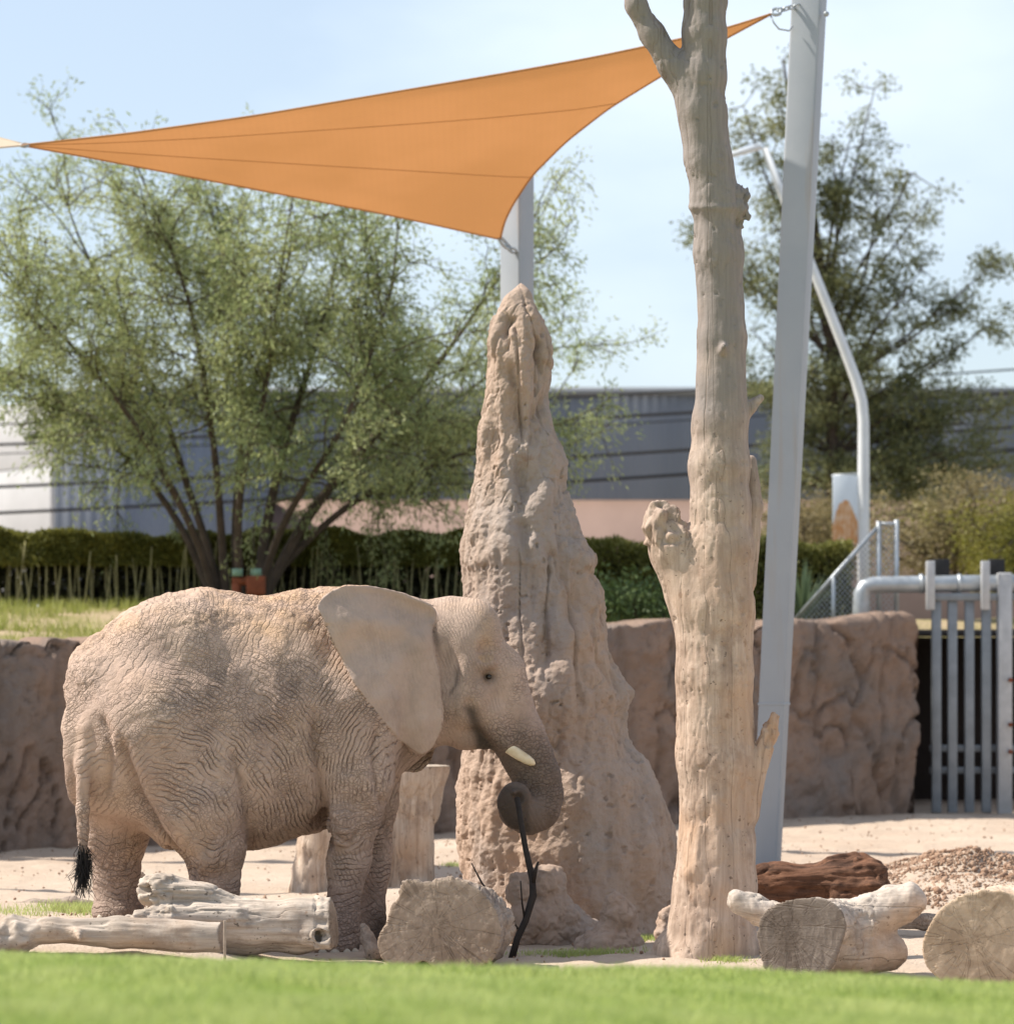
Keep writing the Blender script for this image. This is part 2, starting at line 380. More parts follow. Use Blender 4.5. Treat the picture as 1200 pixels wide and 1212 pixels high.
# lawn bank in front
def lz(x, y):
    x = np.asarray(x, float); y = np.asarray(y, float); yc = 13.0
    crest = H - (1157 + (x / 1.94) * 19 - YH) / F * 13.0
    p = np.stack([x, y, 0 * x], -1)
    up = crest + .058 * np.minimum(yc - y, 9) + .018 * fbm(p, .9, 3, 5)
    return np.where(y < yc, up, crest + .018 * fbm(p, .9, 3, 5) * S((15 - y) / 2) - (crest + .05) * S((y - yc) / 4.2))
n = NT('turf', .95, .1); v = n.coord()
c = n.mix(n.ramp(n.noise(v, 3, 5), [(.35, 0.), (.65, 1.)]), (.22, .28, .08), (.30, .35, .11))
m_turf = n.done(c, n.bump(n.noise(v, 40, 4), .02, .6))
tag(sheet('lawn', axis(-40, 40, -3.2, 3.2, .1), axis(-30, 17.2, 7.2, 17.2, .1), lz, m_turf), 'bright green lawn bank', None, None, 'structure')
m_grass = m_leaf('grass_blade', (.24, .345, .09), (.42, .48, .20), .5, 2.2)
N = 120000; yy = 13.6 - 6.2 * rng.random(N) ** 1.15; xx = rng.uniform(-1, 1, N) * (.175 * yy)
C = np.stack([xx, yy, lz(xx, yy) - .005], 1); hv = .045 + .02 * fbm(C, 1.5, 2, 9)
V, Fq = blades(C, hv, .0028, .5)
tag(O('lawn_grass', mesh_np('lawn_grass', V, Fq, False), m_grass), 'short bright green grass blades covering the lawn bank', 'grass', None, 'stuff')
def tufts(name, spots, hgt, label, mat=m_grass, wid=.003, zf=gz):
    Cs = []
    for (x, y, rx, ry, n_) in spots:
        a = rng.normal(size=(n_, 2)) * .55; xx = x + a[:, 0] * rx; yy = y + a[:, 1] * ry; Cs.append(np.stack([xx, yy, zf(xx, yy) - .01], 1))
    C = np.concatenate(Cs); V, Fq = blades(C, hgt, wid, .45)
    return tag(O(name, mesh_np(name, V, Fq, False), mat), label, 'grass', None, 'stuff')
def gp(px, py):
    """the point of the flat yard seen at a pixel"""
    Y = H * F / (py - YH); return ((px - 600) / F * Y, Y)
x1, y1 = gp(745, 1108); x2, y2 = gp(680, 1128); x3, y3 = gp(860, 1138); x4, y4 = gp(535, 1026); x5, y5 = gp(770, 1100)
tufts('grass_tuft', [(x1, y1 - .15, .22, .2, 900), (x2, y2, .35, .12, 900), (x3, y3 - .1, .12, .15, 500), (x4, y4, .08, .15, 200), (x5, y5, .14, .2, 700)], .05,
      'short green grass at the foot of the termite mound')
tufts('grass_tuft', [(-2.95, 23.3, .25, .3, 900), (-3.4, 22.6, .35, .3, 500), (-2.6, 22.9, .2, .2, 300)], .07, 'small green grass patch behind the elephant by the left logs')

# ------------------------------------------------------------------ rock wall
n = NT('rockwork', .92, .15); v = n.coord(); vz = n.coord((1, 1, .35))
c = n.mix(n.ramp(n.noise(vz, 1.3, 6), [(.35, 0.), (.65, 1.)]), (.33, .225, .168), (.25, .185, .15))
c = n.mix(n.ramp(n.noise(v, .9, 3), [(.5, 0.), (.62, .6)]), c, (.20, .178, .165))
c = n.mix(n.ramp(n.noise(v, 12, 5), [(.55, 0.), (.75, .4)]), c, (.15, .10, .075))
c = n.mix(n.ramp(n.noise(n.coord((1, 1, .1)), 2.6, 5, .6), [(.52, 0.), (.66, .55)]), c, (.17, .13, .108))
m_rock = n.done(c, n.bump(n.noise(v, 10, 9, .74), .06, .9))
WA = np.array([-11., 29.4]); WB = np.array([5.05, 42.05])
def wall_top(t): return 1.98 + .45 * t
def rockwall(name, A, B, tops, nu, seed, label, thick=.7):
    A = np.array(A, float); B = np.array(B, float); Ld = np.linalg.norm(B - A); d = (B - A) / Ld; nr = np.array([d[1], -d[0]])
    # profile runs up the front, over the top and down the back
    prof = [(0., z) for z in np.linspace(-.15, .97, 80)] + [(.03, .99), (.09, 1.0)] + [(k, 1.0) for k in np.linspace(.2, .8, 6)] + [(.95, .99), (1., .96), (1., .5), (1., -.1)]
    prof = np.array(prof); u = np.linspace(0, 1, nu); U, K = np.meshgrid(u, np.arange(len(prof)), indexing='ij')
    pr = prof[K]; top = tops(U); X = A[0] + d[0] * U * Ld - nr[0] * pr[..., 0] * thick; Y = A[1] + d[1] * U * Ld - nr[1] * pr[..., 0] * thick; Z = pr[..., 1] * top
    V = np.stack([X, Y, Z], -1).reshape(-1, 3); q = np.arange(nu - 1)[:, None] * len(prof) + np.arange(len(prof) - 1)[None]
    Q = np.stack([q, q + len(prof), q + len(prof) + 1, q + 1], -1).reshape(-1, 4)
    ends = []
    sc = np.stack([(V[:, 0] - A[0]) * d[0] + (V[:, 1] - A[1]) * d[1], 0 * V[:, 0], V[:, 2]], 1)
    cr = cracks(sc, .62, seed, .5, (1.15, 1, .55)); cr2 = cracks(sc + 7, .3, seed + 9, .5, (1.2, 1, .7))
    dis = .09 * fbm(sc, .9, 3, seed) + .045 * fbm(sc, 4, 4, seed + 3) - .10 * np.exp(-(cr / .055) ** 2) * (fbm(sc, .7, 2, seed + 4) > -.25) - .03 * np.exp(-(cr2 / .07) ** 2)
    Nn = normals(V, Q); V = V + Nn * dis[:, None] * np.clip(pr[..., 0].reshape(-1, 1) * -0.8 + 1, .3, 1)
    V[:, 2] += .05 * fbm(np.c_[sc[:, 0], 0 * sc[:, 0], 0 * sc[:, 0]], 1.6, 3, seed + 6) * (pr[..., 1].reshape(-1) > .9)
    c0 = len(V); m = len(prof); V = np.concatenate([V, [V[:m].mean(0)], [V[-m:].mean(0)]])
    j = np.arange(m - 1); l0 = c0 - m
    Q = np.concatenate([np.concatenate([Q[:, [0, 1, 2]], Q[:, [0, 2, 3]]]), np.stack([0 * j + c0, j, j + 1], 1), np.stack([0 * j + c0 + 1, l0 + j + 1, l0 + j], 1)])
    return tag(O(name, mesh_np(name, V, Q), m_rock), label, 'rock wall')
rockwall('rock_wall', WA, WB, wall_top, 520, 4, 'long cracked brown rockwork wall behind the elephant and mound')
rockwall('rock_wall', (7.15, 42.6), (12., 44.6), lambda t: 2.4 + 0 * t, 90, 14, 'short rockwork wall beyond the steel gate')
# terrace behind the wall
def tz(x, y):
    x = np.asarray(x, float); y = np.asarray(y, float)
    d = (WB - WA) / np.linalg.norm(WB - WA); t = np.clip(((x - WA[0]) * d[0] + (y - WA[1]) * d[1]) / 20.4, 0, 1); s_ = -(x - WA[0]) * d[1] + (y - WA[1]) * d[0]
    return wall_top(t) - .18 + .75 * S((s_ - .6) / 8.) * (1 - .55 * t) + .03 * fbm(np.stack([x, y, 0 * x], -1), 1.2, 3, 2)
n = NT('terrace_soil', .95, .1); v = n.coord()
c = n.mix(n.ramp(n.noise(v, .8, 5), [(.4, 0.), (.6, 1.)]), (.22, .20, .08), (.36, .28, .18)); m_ter = n.done(c, n.bump(n.noise(v, 15, 6), .04, .7))
d_ = (WB - WA) / np.linalg.norm(WB - WA); nn_ = np.array([-d_[1], d_[0]])
uu = np.concatenate([np.linspace(-60, 0, 8)[:-1], np.linspace(0, 20.2, 60)]); ss = np.concatenate([np.linspace(.45, 12, 40), [16, 25, 40, 80, 200, 900]])
U, W_ = np.meshgrid(uu, ss); X = WA[0] + d_[0] * U + nn_[0] * W_; Y = WA[1] + d_[1] * U + nn_[1] * W_
V = np.stack([X, Y, tz(X, Y)], -1).reshape(-1, 3); m_ = len(uu); q = np.arange(len(ss) - 1)[:, None] * m_ + np.arange(m_ - 1)[None]
Q = np.stack([q, q + 1, q + m_ + 1, q + m_], -1).reshape(-1, 4)
tag(O('terrace', mesh_np('terrace', V, Q), m_ter), 'raised planting terrace behind the rock wall', None, None, 'structure')
# rear bank that closes the yard to the right of the terrace
tag(sheet('rear_bank', np.concatenate([np.linspace(5.2, 14, 30), [20, 40, 100, 400]]), np.concatenate([np.linspace(47.6, 60, 30), [80, 150, 400, 900]]),
          lambda x, y: -.05 + 2.55 * S((y - 47.6) / 2.2) + .04 * fbm(np.stack([x, y, 0 * x], -1), 1.1, 3, 6), m_ter), 'soil bank behind the gate', None, None, 'structure')
Cs = []
for _ in range(5200):
    t = random.random(); s_ = .75 + 7.5 * random.random() ** 1.2; p = WA + (WB - WA) * t + nn_ * s_
    Cs.append((p[0], p[1]))
C = np.array(Cs); keep = fbm(np.c_[C, 0 * C[:, 0]], .8, 2, 12) > -.35; C = C[keep]
C = np.repeat(C, 7, 0) + rng.normal(size=(len(C) * 7, 2)) * .09; C = np.c_[C, tz(C[:, 0], C[:, 1]) - .02]
V, Fq = blades(C, .17, .006, .4)
tag(O('bank_grass', mesh_np('bank_grass', V, Fq, False), m_leaf('bank_grass', (.20, .25, .05), (.30, .32, .10), .4)), 'yellowish green grass growing on the terrace above the rock wall', 'grass', None, 'stuff')

# ================================================================== ELEPHANT
def ex(px, py, dy): return P(px, py, 22.05 + .55 * (px - 70) / 480 + dy)
s0 = 22.35 / F
n = NT('elephant_skin', .82, .28); v = n.coord()
tint = n.attr('tint', 'Vector'); c = n.n('ShaderNodeSeparateXYZ'); n.l(tint, c.inputs[0]); dust_lit, dark, pale = c.outputs[0], c.outputs[1], c.outputs[2]
base = n.mix(n.ramp(n.noise(v, 2.2, 5), [(.35, 0.), (.65, 1.)]), (.40, .285, .23), (.48, .355, .29))
base = n.mix(n.ramp(n.noise(v, 11, 5, .65), [(.4, 0.), (.75, .35)]), base, (.27, .21, .17))
base = n.mix(n.math('MULTIPLY', dust_lit, n.ramp(n.noise(v, 5, 5, .7), [(.35, .25), (.65, 1.)])), base, (.52, .33, .19))
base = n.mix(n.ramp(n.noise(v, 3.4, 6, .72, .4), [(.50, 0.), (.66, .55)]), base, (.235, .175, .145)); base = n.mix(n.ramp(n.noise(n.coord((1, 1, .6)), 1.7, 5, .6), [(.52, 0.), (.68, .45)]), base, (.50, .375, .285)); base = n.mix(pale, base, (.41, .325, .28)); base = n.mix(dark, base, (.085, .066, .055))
def sepv(name):
    q = n.n('ShaderNodeSeparateXYZ'); n.l(n.attr(name, 'Vector'), q.inputs[0]); return q.outputs
pA, pB, wA, wB = sepv('phA'), sepv('phB'), sepv('wA'), sepv('wB')
wn = n.math('MULTIPLY', n.noise(v, 6, 3), 1.1); wn2 = n.math('MULTIPLY', n.noise(v, 30, 2), .8); gro = None
for i, (ph, wt, wl, sd) in enumerate(((pA[0], wA[0], 6.2, 3.), (pA[1], wA[1], 7.4, 4.3), (pA[2], wA[2], 5.6, 5.1), (pB[0], wB[0], 6.8, 3.7), (pB[1], wB[1], 9., 4.9), (pB[2], wB[2], 4.4, 3.3))):
    x = n.math('ADD', n.math('ADD', n.math('MULTIPLY', ph, 1 / wl), wn), wn2)
    tri = n.math('ABSOLUTE', n.math('SUBTRACT', n.math('FRACT', x), .5))
    g = n.ramp(tri, [(0., 1.), (.09, .5), (.23, 0.)])
    br = n.ramp(n.noise(v, 4.5 + sd, 3, .6), [(.36, 0.), (.60, 1.)])
    g = n.math('MULTIPLY', n.math('MULTIPLY', g, br), wt); gro = g if gro is None else n.math('MAXIMUM', gro, g)
vn = n.n('ShaderNodeVectorMath'); vn.operation = 'MULTIPLY_ADD'; nzc = n.n('ShaderNodeTexNoise'); nzc.inputs['Scale'].default_value = 16; nzc.inputs['Detail'].default_value = 3; n.l(v, nzc.inputs['Vector'])
n.l(nzc.outputs['Color'], vn.inputs[0]); vn.inputs[1].default_value = (.09, .09, .09); n.l(n.coord((1, 1, 1.25)), vn.inputs[2])
cv = n.vor(vn.outputs[0], 30); fine = n.math('MULTIPLY', n.ramp(cv, [(0., .8), (.045, .35), (.13, 0.)]), n.math('MULTIPLY', n.attr('rough'), n.ramp(n.noise(v, 3.3, 3), [(.38, .1), (.62, .75)])))
allg = n.math('MAXIMUM', gro, fine)
base = n.mix(n.math('MULTIPLY', n.math('MAXIMUM', n.attr('crease'), allg), .82), base, (.105, .066, .048))  # shade in the wrinkles painted in as a dark crease colour
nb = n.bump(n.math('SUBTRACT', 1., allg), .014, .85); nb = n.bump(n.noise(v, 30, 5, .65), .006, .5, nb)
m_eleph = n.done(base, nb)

def build_elephant():
    G = Field(P(52, 1135, 22.) * [1, 0, 1] + [0, 20.95, -.02], P(690, 672, 22.) * [1, 0, 1] + [0.02, 23.45, .02], .0098)
    # --- trunk of the body as a loft over x
    tab = np.array([  # px, top, bottom, half width
        (66, 868, 870, .02), (70, 838, 890, .16), (78, 808, 925, .27), (92, 781, 952, .36), (115, 754, 965, .44), (150, 726, 972, .52), (200, 703, 980, .59), (240, 695, 990, .63),
        (280, 702, 1006, .66), (310, 705, 1006, .67), (340, 700, 996, .66), (380, 694, 985, .60), (420, 693, 962, .50), (460, 700, 930, .40),
        (500, 708, 895, .31), (535, 716, 875, .24), (552, 740, 850, .12), (560, 790, 800, .02)], float)
    xs_ = np.linspace(60, 566, 400); prof = np.stack([np.interp(xs_, tab[:, 0], tab[:, i]) for i in (1, 2, 3)])
    ker = np.hanning(17); ker /= ker.sum(); pad = 8
    prof = np.stack([np.convolve(np.pad(r, pad, 'edge'), ker, 'valid') for r in prof])
    sl_, X, Y, Z = G.win(ex(60, 1020, -1) - [0, .4, 0], ex(566, 690, 1) + [.02, .3, .3])
    pxs = X * F / 22.3 + 600
    top = H - (np.interp(pxs, xs_, prof[0]) - YH) * s0; bot = H - (np.interp(pxs, xs_, prof[1]) - YH) * s0; hw = np.interp(pxs, xs_, prof[2])
    yc = 22.05 + .55 * (pxs - 70) / 480; zc = (top + bot) / 2; b = np.maximum((top - bot) / 2, .01)
    tt = (Z - zc) / b; a = np.maximum(hw * (1 - .22 * np.clip(tt, 0, 1.2) ** 1.3 + .05 * np.clip(-tt, 0, 1)), .01)
    nn = 2.25; d = ((np.abs((Y - yc) / a) ** nn + np.abs(tt) ** nn) ** (1 / nn) - 1) * np.minimum(a, b)
    G.put(sl_, d, .01)
    E = lambda px, py, dy, r: (ex(px, py, dy), r * s0)
    k = .11
    # thighs, hips
    G.chain([E(190, 862, -.27, 84), E(232, 955, -.35, 57)], .13); G.chain([E(232, 955, -.35, 57), E(253, 1005, -.38, 37), E(254, 1045, -.37, 28), E(253, 1088, -.36, 30)], .06)
    G.chain([E(150, 870, .22, 78), E(137, 985, .30, 39)], .12); G.chain([E(137, 985, .30, 39), E(138, 1035, .30, 26), E(138, 1072, .30, 26), E(139, 1082, .29, 28)], .05)
    G.ell(ex(120, 812, -.10), (.24, .3, .26), .1)
    G.ell(ex(200, 765, -.26), (.34, .24, .25), .12)            # hip bone
    # belly skin fold between the hind legs
    G.cone(ex(205, 985, -.05), ex(170, 960, .05), .13, .10, .06)
    G.cone(ex(118, 905, -.64), ex(178, 985, -.62), .10, .12, .07, True); G.cone(ex(178, 985, -.62), ex(214, 1022, -.55), .12, .10, .06, True)   # fold behind the near thigh
    G.cone(ex(308, 985, -.72), ex(292, 930, -.80), .10, .06, .08, True)
    # shoulder + front legs
    G.chain([E(415, 835, -.30, 62), E(420, 920, -.36, 46)], .12); G.chain([E(420, 920, -.36, 44), E(419, 968, -.37, 32), E(412, 1020, -.36, 25), E(406, 1075, -.34, 19.5), E(402, 1100, -.34, 22), E(398, 1118, -.35, 24)], .045)
    G.chain([E(435, 850, .24, 52), E(440, 950, .30, 31), E(441, 1030, .30, 21), E(438, 1085, .30, 19), E(435, 1112, .29, 23)], .06)
    G.ell(ex(404, 975, -.50), (.10, .07, .15), .05)           # wrist pad
    G.ell(ex(384, 975, -.30), (.08, .1, .08), .06, True)
    # head
    G.ell(ex(543, 770, -.01), (.27, .275, .345), .09); G.ell(ex(566, 745, -.06), (.14, .18, .18), .09)
    G.chain([E(556, 768, -.07, 36), E(588, 828, -.02, 31)], .08); G.chain([E(556, 768, .07, 36), E(588, 828, .02, 31)], .08)
    G.ell(ex(545, 822, -.10), (.23, .22, .24), .07); G.ell(ex(545, 822, .10), (.23, .22, .24), .07)
    G.chain([E(522, 846, 0, 34), E(550, 866, 0, 21), E(573, 876, -.01, 12)], .05)
    G.ell(ex(562, 784, -.235), (.13, .07, .07), .05)          # brow
    G.ell(ex(552, 800, -.275), (.05, .05, .11), .04)
    G.ell(ex(528, 790, -.34), (.06, .09, .20), .06, True)      # hollow behind the jaw
    G.ell(ex(575, 770, -.30), (.05, .06, .06), .05, True)
    # trunk
    tr = [E(584, 800, 0, 40), E(599, 845, 0, 33), E(613, 872, -.01, 31), E(624, 895, -.02, 30), E(635, 920, -.03, 28.5), E(641, 942, -.05, 26.5), E(637, 958, -.08, 26), E(625, 964, -.12, 24.5), E(613, 960, -.16, 22.5), E(609, 950, -.19, 21), E(610, 944, -.22, 19)]
    G.chain(tr[:4], .06); G.chain(tr[3:6], .04); G.chain(tr[5:9], .02); G.chain(tr[8:], .015)
    G.ell(ex(614, 946, -.33), (.035, .05, .045), .02, True); G.ell(ex(608, 938, -.335), (.02, .04, .02), .015)
    G.chain([E(580, 846, -.14, 20), E(598, 880, -.16, 10.5)], .05); G.chain([E(580, 846, .14, 20), E(598, 880, .16, 10.5)], .05)
    G.cone(ex(520, 735, -.34), ex(526, 800, -.34), .035, .04, .03, True)
    # mouth slit, eye socket, gland
    G.chain([E(560, 838, -.30, 4)] * 2, .01)
    G.cone(ex(556, 835, -.33), ex(568, 872, -.23), .042, .040, .03, True)
    G.cone(ex(568, 872, -.22), ex(582, 888, -.10), .022, .02, .02, True)
    G.ell(ex(579, 801, -.262), (.042, .05, .036), .035, True)
    G.ell(ex(579, 801, -.195), (.032, .034, .026), .012)
    G.ell(ex(579, 797.2, -.222), (.036, .032, .013), .008); G.ell(ex(579, 805, -.218), (.032, .026, .010), .008)
    G.cone(ex(546, 786, -.335), ex(533, 826, -.335), .012, .014, .022, True)
    # tail
    G.chain([E(134, 836, -.38, 17), E(116, 846, -.40, 12.5), E(104, 862, -.40, 10), E(100, 905, -.40, 8.6), E(98, 960, -.39, 7.4), E(98, 1012, -.38, 5.6)], .035)
    # feet soles
    for px, py, dy, r in ((253, 1098, -.36, .165), (139, 1086, .29, .155), (397, 1127, -.355, .145), (434, 1122, .29, .135)):
        G.ell(ex(px, py - 7, dy), (r, r * 1.02, .085), .04)
    # near ear and far ear as thin curved plates
    def ear(poly, side, thick):
        pl = np.array(poly, float); Yr = 22.35 + side * .45
        q = np.stack([(pl[:, 0] - 600) / F * Yr, H - (pl[:, 1] - YH) / F * Yr], 1)
        # round the outline
        for _ in range(2): q = np.stack([.75 * q + .25 * np.roll(q, -1, 0), .25 * q + .75 * np.roll(q, -1, 0)], 1).reshape(-1, 2)
        lo = q.min(0) - .06; hi = q.max(0) + .06
        sl_, X, Y, Z = G.win((lo[0], 21.2, lo[1]), (hi[0], 23.4, hi[1]))
        x2 = X[:, 0, 0][:, None]; z2 = Z[0, 0, :][None]
        dd = np.full((x2.shape[0], z2.shape[1]), 9.); ins = np.zeros(dd.shape, bool)
        for a_, b_ in zip(q, np.roll(q, -1, 0)):
            e = b_ - a_; t = np.clip(((x2 - a_[0]) * e[0] + (z2 - a_[1]) * e[1]) / (e @ e), 0, 1)
            dd = np.minimum(dd, np.hypot(x2 - a_[0] - t * e[0], z2 - a_[1] - t * e[1]))
            cnd = ((a_[1] > z2) != (b_[1] > z2)); ins ^= cnd & (x2 < (b_[0] - a_[0]) * (z2 - a_[1]) / (b_[1] - a_[1] + 1e-12) + a_[0])
        dd = np.where(ins, -dd, dd); qn = np.stack(np.broadcast_arrays(x2, 0 * x2, z2), -1); dd = dd + .010 * fbm(qn, 7, 3, 66)
        p_ = x2 * F / Yr + 600; v_ = YH - (z2 - H) * F / Yr
        front = S((518 - p_) / 120)                                   # 0 at the root, 1 at the back edge
        off = .335 + .305 * front - .17 * S((738 - v_) / 52) * (.25 + .75 * front) + .04 * np.sin((v_ - 700) / 30 + p_ / 45) * S(front * 1.5) - .10 * S((v_ - 850) / 60)
        off = off + .055 * np.exp(-((p_ - 500) / 16) ** 2) * S((v_ - 715) / 50)  # front rim stands out
        off = off - .05 * np.exp(-(((v_ - 712) - (p_ - 440) * .28) / 16) ** 2) * S((p_ - 430) / 40)   # fold under the upper rim
        ang_ = np.arctan2(v_ - 725, 520 - p_); off = off + .020 * np.sin(ang_ * 9 + .9 * np.sin(p_ / 16)) * S(front * 1.6) * S((v_ - 715) / 30)
        y0 = 22.05 + .55 * (p_ - 70) / 480 + side * off
        th = thick * (.75 + .9 * np.exp(-(dd / .035) ** 2) * (v_ < 740)) 
        d3 = np.maximum(dd[:, None, :], np.abs(Y - y0[:, None, :]) * .93 - th[:, None, :])
        G.put(sl_, d3, .018)
    near = [(375, 718), (382, 706), (395, 697), (417, 693), (450, 694), (482, 703), (506, 712), (520, 727), (512, 745), (513, 770), (520, 800), (523, 838), (521, 866), (512, 886), (499, 896), (486, 889), (464, 866), (442, 838), (417, 807), (397, 765), (383, 735)]
    ear(near, -1, .019)
    ear([(385, 735), (393, 700), (450, 695), (500, 712), (518, 750), (521, 820), (517, 880), (510, 906), (493, 918), (470, 914), (455, 902), (440, 870), (410, 800)], 1, .013)
    V, Q = G.mesh(); V = laplace(V, Q, 2, .5)
    # keep the body only (drop crumbs)
    Nn = normals(V, Q)
    px = V[:, 0] * F / V[:, 1] + 600; py = YH - (V[:, 2] - H) * F / V[:, 1]; dep = V[:, 1] - (22.05 + .55 * (px - 70) / 480)
    # regions
    earm = np.zeros(len(V))
    pl = np.array(near, float); ins = np.zeros(len(V), bool)
    for a_, b_ in zip(pl, np.roll(pl, -1, 0)):
        cnd = ((a_[1] > py) != (b_[1] > py)); ins ^= cnd & (px < (b_[0] - a_[0]) * (py - a_[1]) / (b_[1] - a_[1] + 1e-12) + a_[0])
    earm = (ins & (dep < -.12)).astype(float)
    trunk = S(((px - 560) + (py - 840) * .6 - 20) / 30) * (py > 790); head = S((px - 505) / 20) * (1 - earm)
    legs = np.maximum(S((py - 955) / 50) * (px < 300), S((py - 930) / 50) * (px > 385) * (px < 470)) ; tail = ((px < 122) & (py > 850) & (dep < -.33)).astype(float)
    body = np.clip(1 - earm - head - legs - trunk, 0, 1)
    wob = fbm(V, 2.2, 3, 1) * 9 + fbm(V, 8, 2, 4) * 3
    def lines(ph, wl, sharp=3.): return np.exp(-((((ph / wl) % 1) - .5) * sharp * 2) ** 2)          # 1 in the groove
    def broken(seed, sc=5, th=-.1): return S((fbm(V, sc, 2, seed) - th) / .35)
    # arcs that sweep round the thigh, shoulder folds, rings on the limbs, rings on the trunk
    rh = np.hypot((px - 150) * 1.0, (py - 1015) * 1.05) + wob
    flank = body * S((px - 150) / 60) * S((400 - px) / 40)
    a1 = lines(rh, 13.5, 2.6) * broken(31) * flank * S((py - 770) / 70)
    d2_ = (px * .50 + py * .86) + wob * 1.1
    a2 = lines(d2_, 15, 2.6) * broken(32, 6, -.05) * body * S((370 - px) / 80) * S((py - 715) / 25)
    sh = np.hypot((px - 520) * 1.05, (py - 960) * .8) + wob * .8
    a3 = lines(sh, 9.5, 2.4) * broken(33) * np.maximum(body * S((px - 345) / 40), legs * (px > 360) * .8) * S((py - 770) / 40)
    lg = py + .25 * np.abs(px - np.where(px < 200, 138, 253)) + wob * 1.2
    a4 = lines(lg, 12, 2.6) * broken(34, 6) * legs + lines(px * .9 + py * .35 + wob * 1.4, 17, 3) * broken(37, 6, .05) * legs * (px < 300) * .8
    kn = np.hypot((px - 408) * 1.5, (py - 975)) + wob * .35
    a4 = a4 + lines(kn, 8, 2.2) * np.exp(-(kn / 38) ** 2) * (dep < -.2) * .9
    tpts = np.array([(584, 800), (599, 845), (613, 872), (624, 895), (635, 920), (641, 942), (637, 958), (625, 964), (613, 960), (609, 950)], float)
    cum = np.r_[0, np.cumsum(np.hypot(*np.diff(tpts, axis=0).T))]; best = np.full(len(V), 1e9); ph = np.zeros(len(V))
    for i in range(len(tpts) - 1):
        e = tpts[i + 1] - tpts[i]; l2 = e @ e; t = ((px - tpts[i, 0]) * e[0] + (py - tpts[i, 1]) * e[1]) / l2; tcl = np.clip(t, 0, 1)
        dd = np.hypot(px - tpts[i, 0] - tcl * e[0], py - tpts[i, 1] - tcl * e[1]); m = dd < best; best = np.where(m, dd, best); ph = np.where(m, cum[i] + np.clip(t, -.3, 1.3) * math.sqrt(l2), ph)
    a5 = lines(ph + wob * .12, 5.2, 2.0) * trunk * S((py - 840) / 40) * .8
    a6 = lines(px * .96 - py * .25 + wob * .8, 9, 2.5) * broken(35, 7) * head * (1 - trunk) * .35
    lump = S((770 - py) / 60 + .15 * fbm(V, 3, 2, 44)) * body + S((150 - px) / 50) * body * S((860 - py) / 60)
    cr = cracks(V, .055, 71, .6, (1, 1, 1.1)); cr3 = cracks(V + 3, .042, 77, .5)
    a7 = np.exp(-(cr / .16) ** 2) * np.clip(lump, 0, 1) * broken(40, 3, -.5) * (px < 390)
    a8 = np.exp(-(cr3 / .13) ** 2) * (body + legs * .7) * broken(41, 3, -.3)
    wr = .0045 * a1 + .0020 * a2 + .0045 * a3 + .0045 * a4 + .004 * a5 + .002 * a6 + .0050 * a7 + .0015 * a8
    big = .010 * fbm(V, 5, 3, 51) * (body + legs) + .0085 * fbm(V, 14, 3, 52) * np.clip(lump, 0, 1) * (px < 390)
    ribs = .006 * np.sin((px * .94 - py * .3) / 8.5) * body * S((px - 250) / 50) * S((360 - px) / 40) * S((py - 720) / 60)
    veins = .006 * fbm(V, 7, 4, 61) * earm
    def fold(pts, wd, dp, bl, side):
        pts = np.array(pts, float); best = np.full(len(V), 1e9); sg = np.zeros(len(V)); tt_ = np.zeros(len(V)); nseg = len(pts) - 1
        for i in range(nseg):
            e = pts[i + 1] - pts[i]; t = np.clip(((px - pts[i, 0]) * e[0] + (py - pts[i, 1]) * e[1]) / (e @ e), 0, 1); ddx = px - pts[i, 0] - t * e[0]; ddy = py - pts[i, 1] - t * e[1]
            d_ = np.hypot(ddx, ddy); m = d_ < best; best = np.where(m, d_, best); sg = np.where(m, np.sign(e[0] * ddy - e[1] * ddx), sg); tt_ = np.where(m, (i + t) / nseg, tt_)
        fade = S(tt_ / .2) * S((1 - tt_) / .12) * (dep < 0) * (1 - earm) * (Nn[:, 1] < .2)
        return (-dp * np.exp(-(best / wd) ** 2) + bl * np.exp(-((best * sg * side - 2.6 * wd) / (2 * wd)) ** 2)) * fade, np.exp(-(best / (wd * .5)) ** 2) * fade
    folds = 0; fcr = 0
    for a_ in (([(140, 862), (150, 900), (166, 945), (190, 985), (214, 1016), (236, 1050)], 6, .055, .03, -1), ([(272, 880), (284, 925), (292, 965), (298, 1010)], 6, .022, .012, 1), ([(372, 830), (374, 880), (379, 930), (387, 985), (391, 1010)], 6, .04, .02, -1),
               ([(452, 850), (440, 890), (446, 930), (452, 960)], 5, .02, .012, 1), ([(118, 842), (128, 870), (132, 905), (126, 950)], 5, .025, .012, -1), ([(395, 965), (400, 990), (414, 998), (424, 985)], 3.5, .014, .008, 1)):
        f_, c_ = fold(*a_); folds = folds + f_; fcr = fcr + c_
    V = V + Nn * (big - wr + ribs + veins + folds)[:, None]
    V = V.astype(np.float32)
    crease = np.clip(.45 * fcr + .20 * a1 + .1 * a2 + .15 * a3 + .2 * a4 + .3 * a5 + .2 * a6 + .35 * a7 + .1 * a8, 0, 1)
    phA = np.stack([rh, np.hypot(px + 60, (py - 620) * .9) + wob, sh], 1); phB = np.stack([lg, px * .9 + py * .45 + wob, px * .96 - py * .25 + wob * .8], 1)
    wA = np.stack([flank * S((py - 745) / 60) + .4 * legs * (px < 300), .55 * body * S((400 - px) / 60), np.maximum(body * S((px - 345) / 40), .55 * legs * (px > 360))], 1)
    wB = np.stack([legs * .9, legs * (px < 300) * .8, np.maximum(head * (1 - trunk) * .28, .10 * earm)], 1)
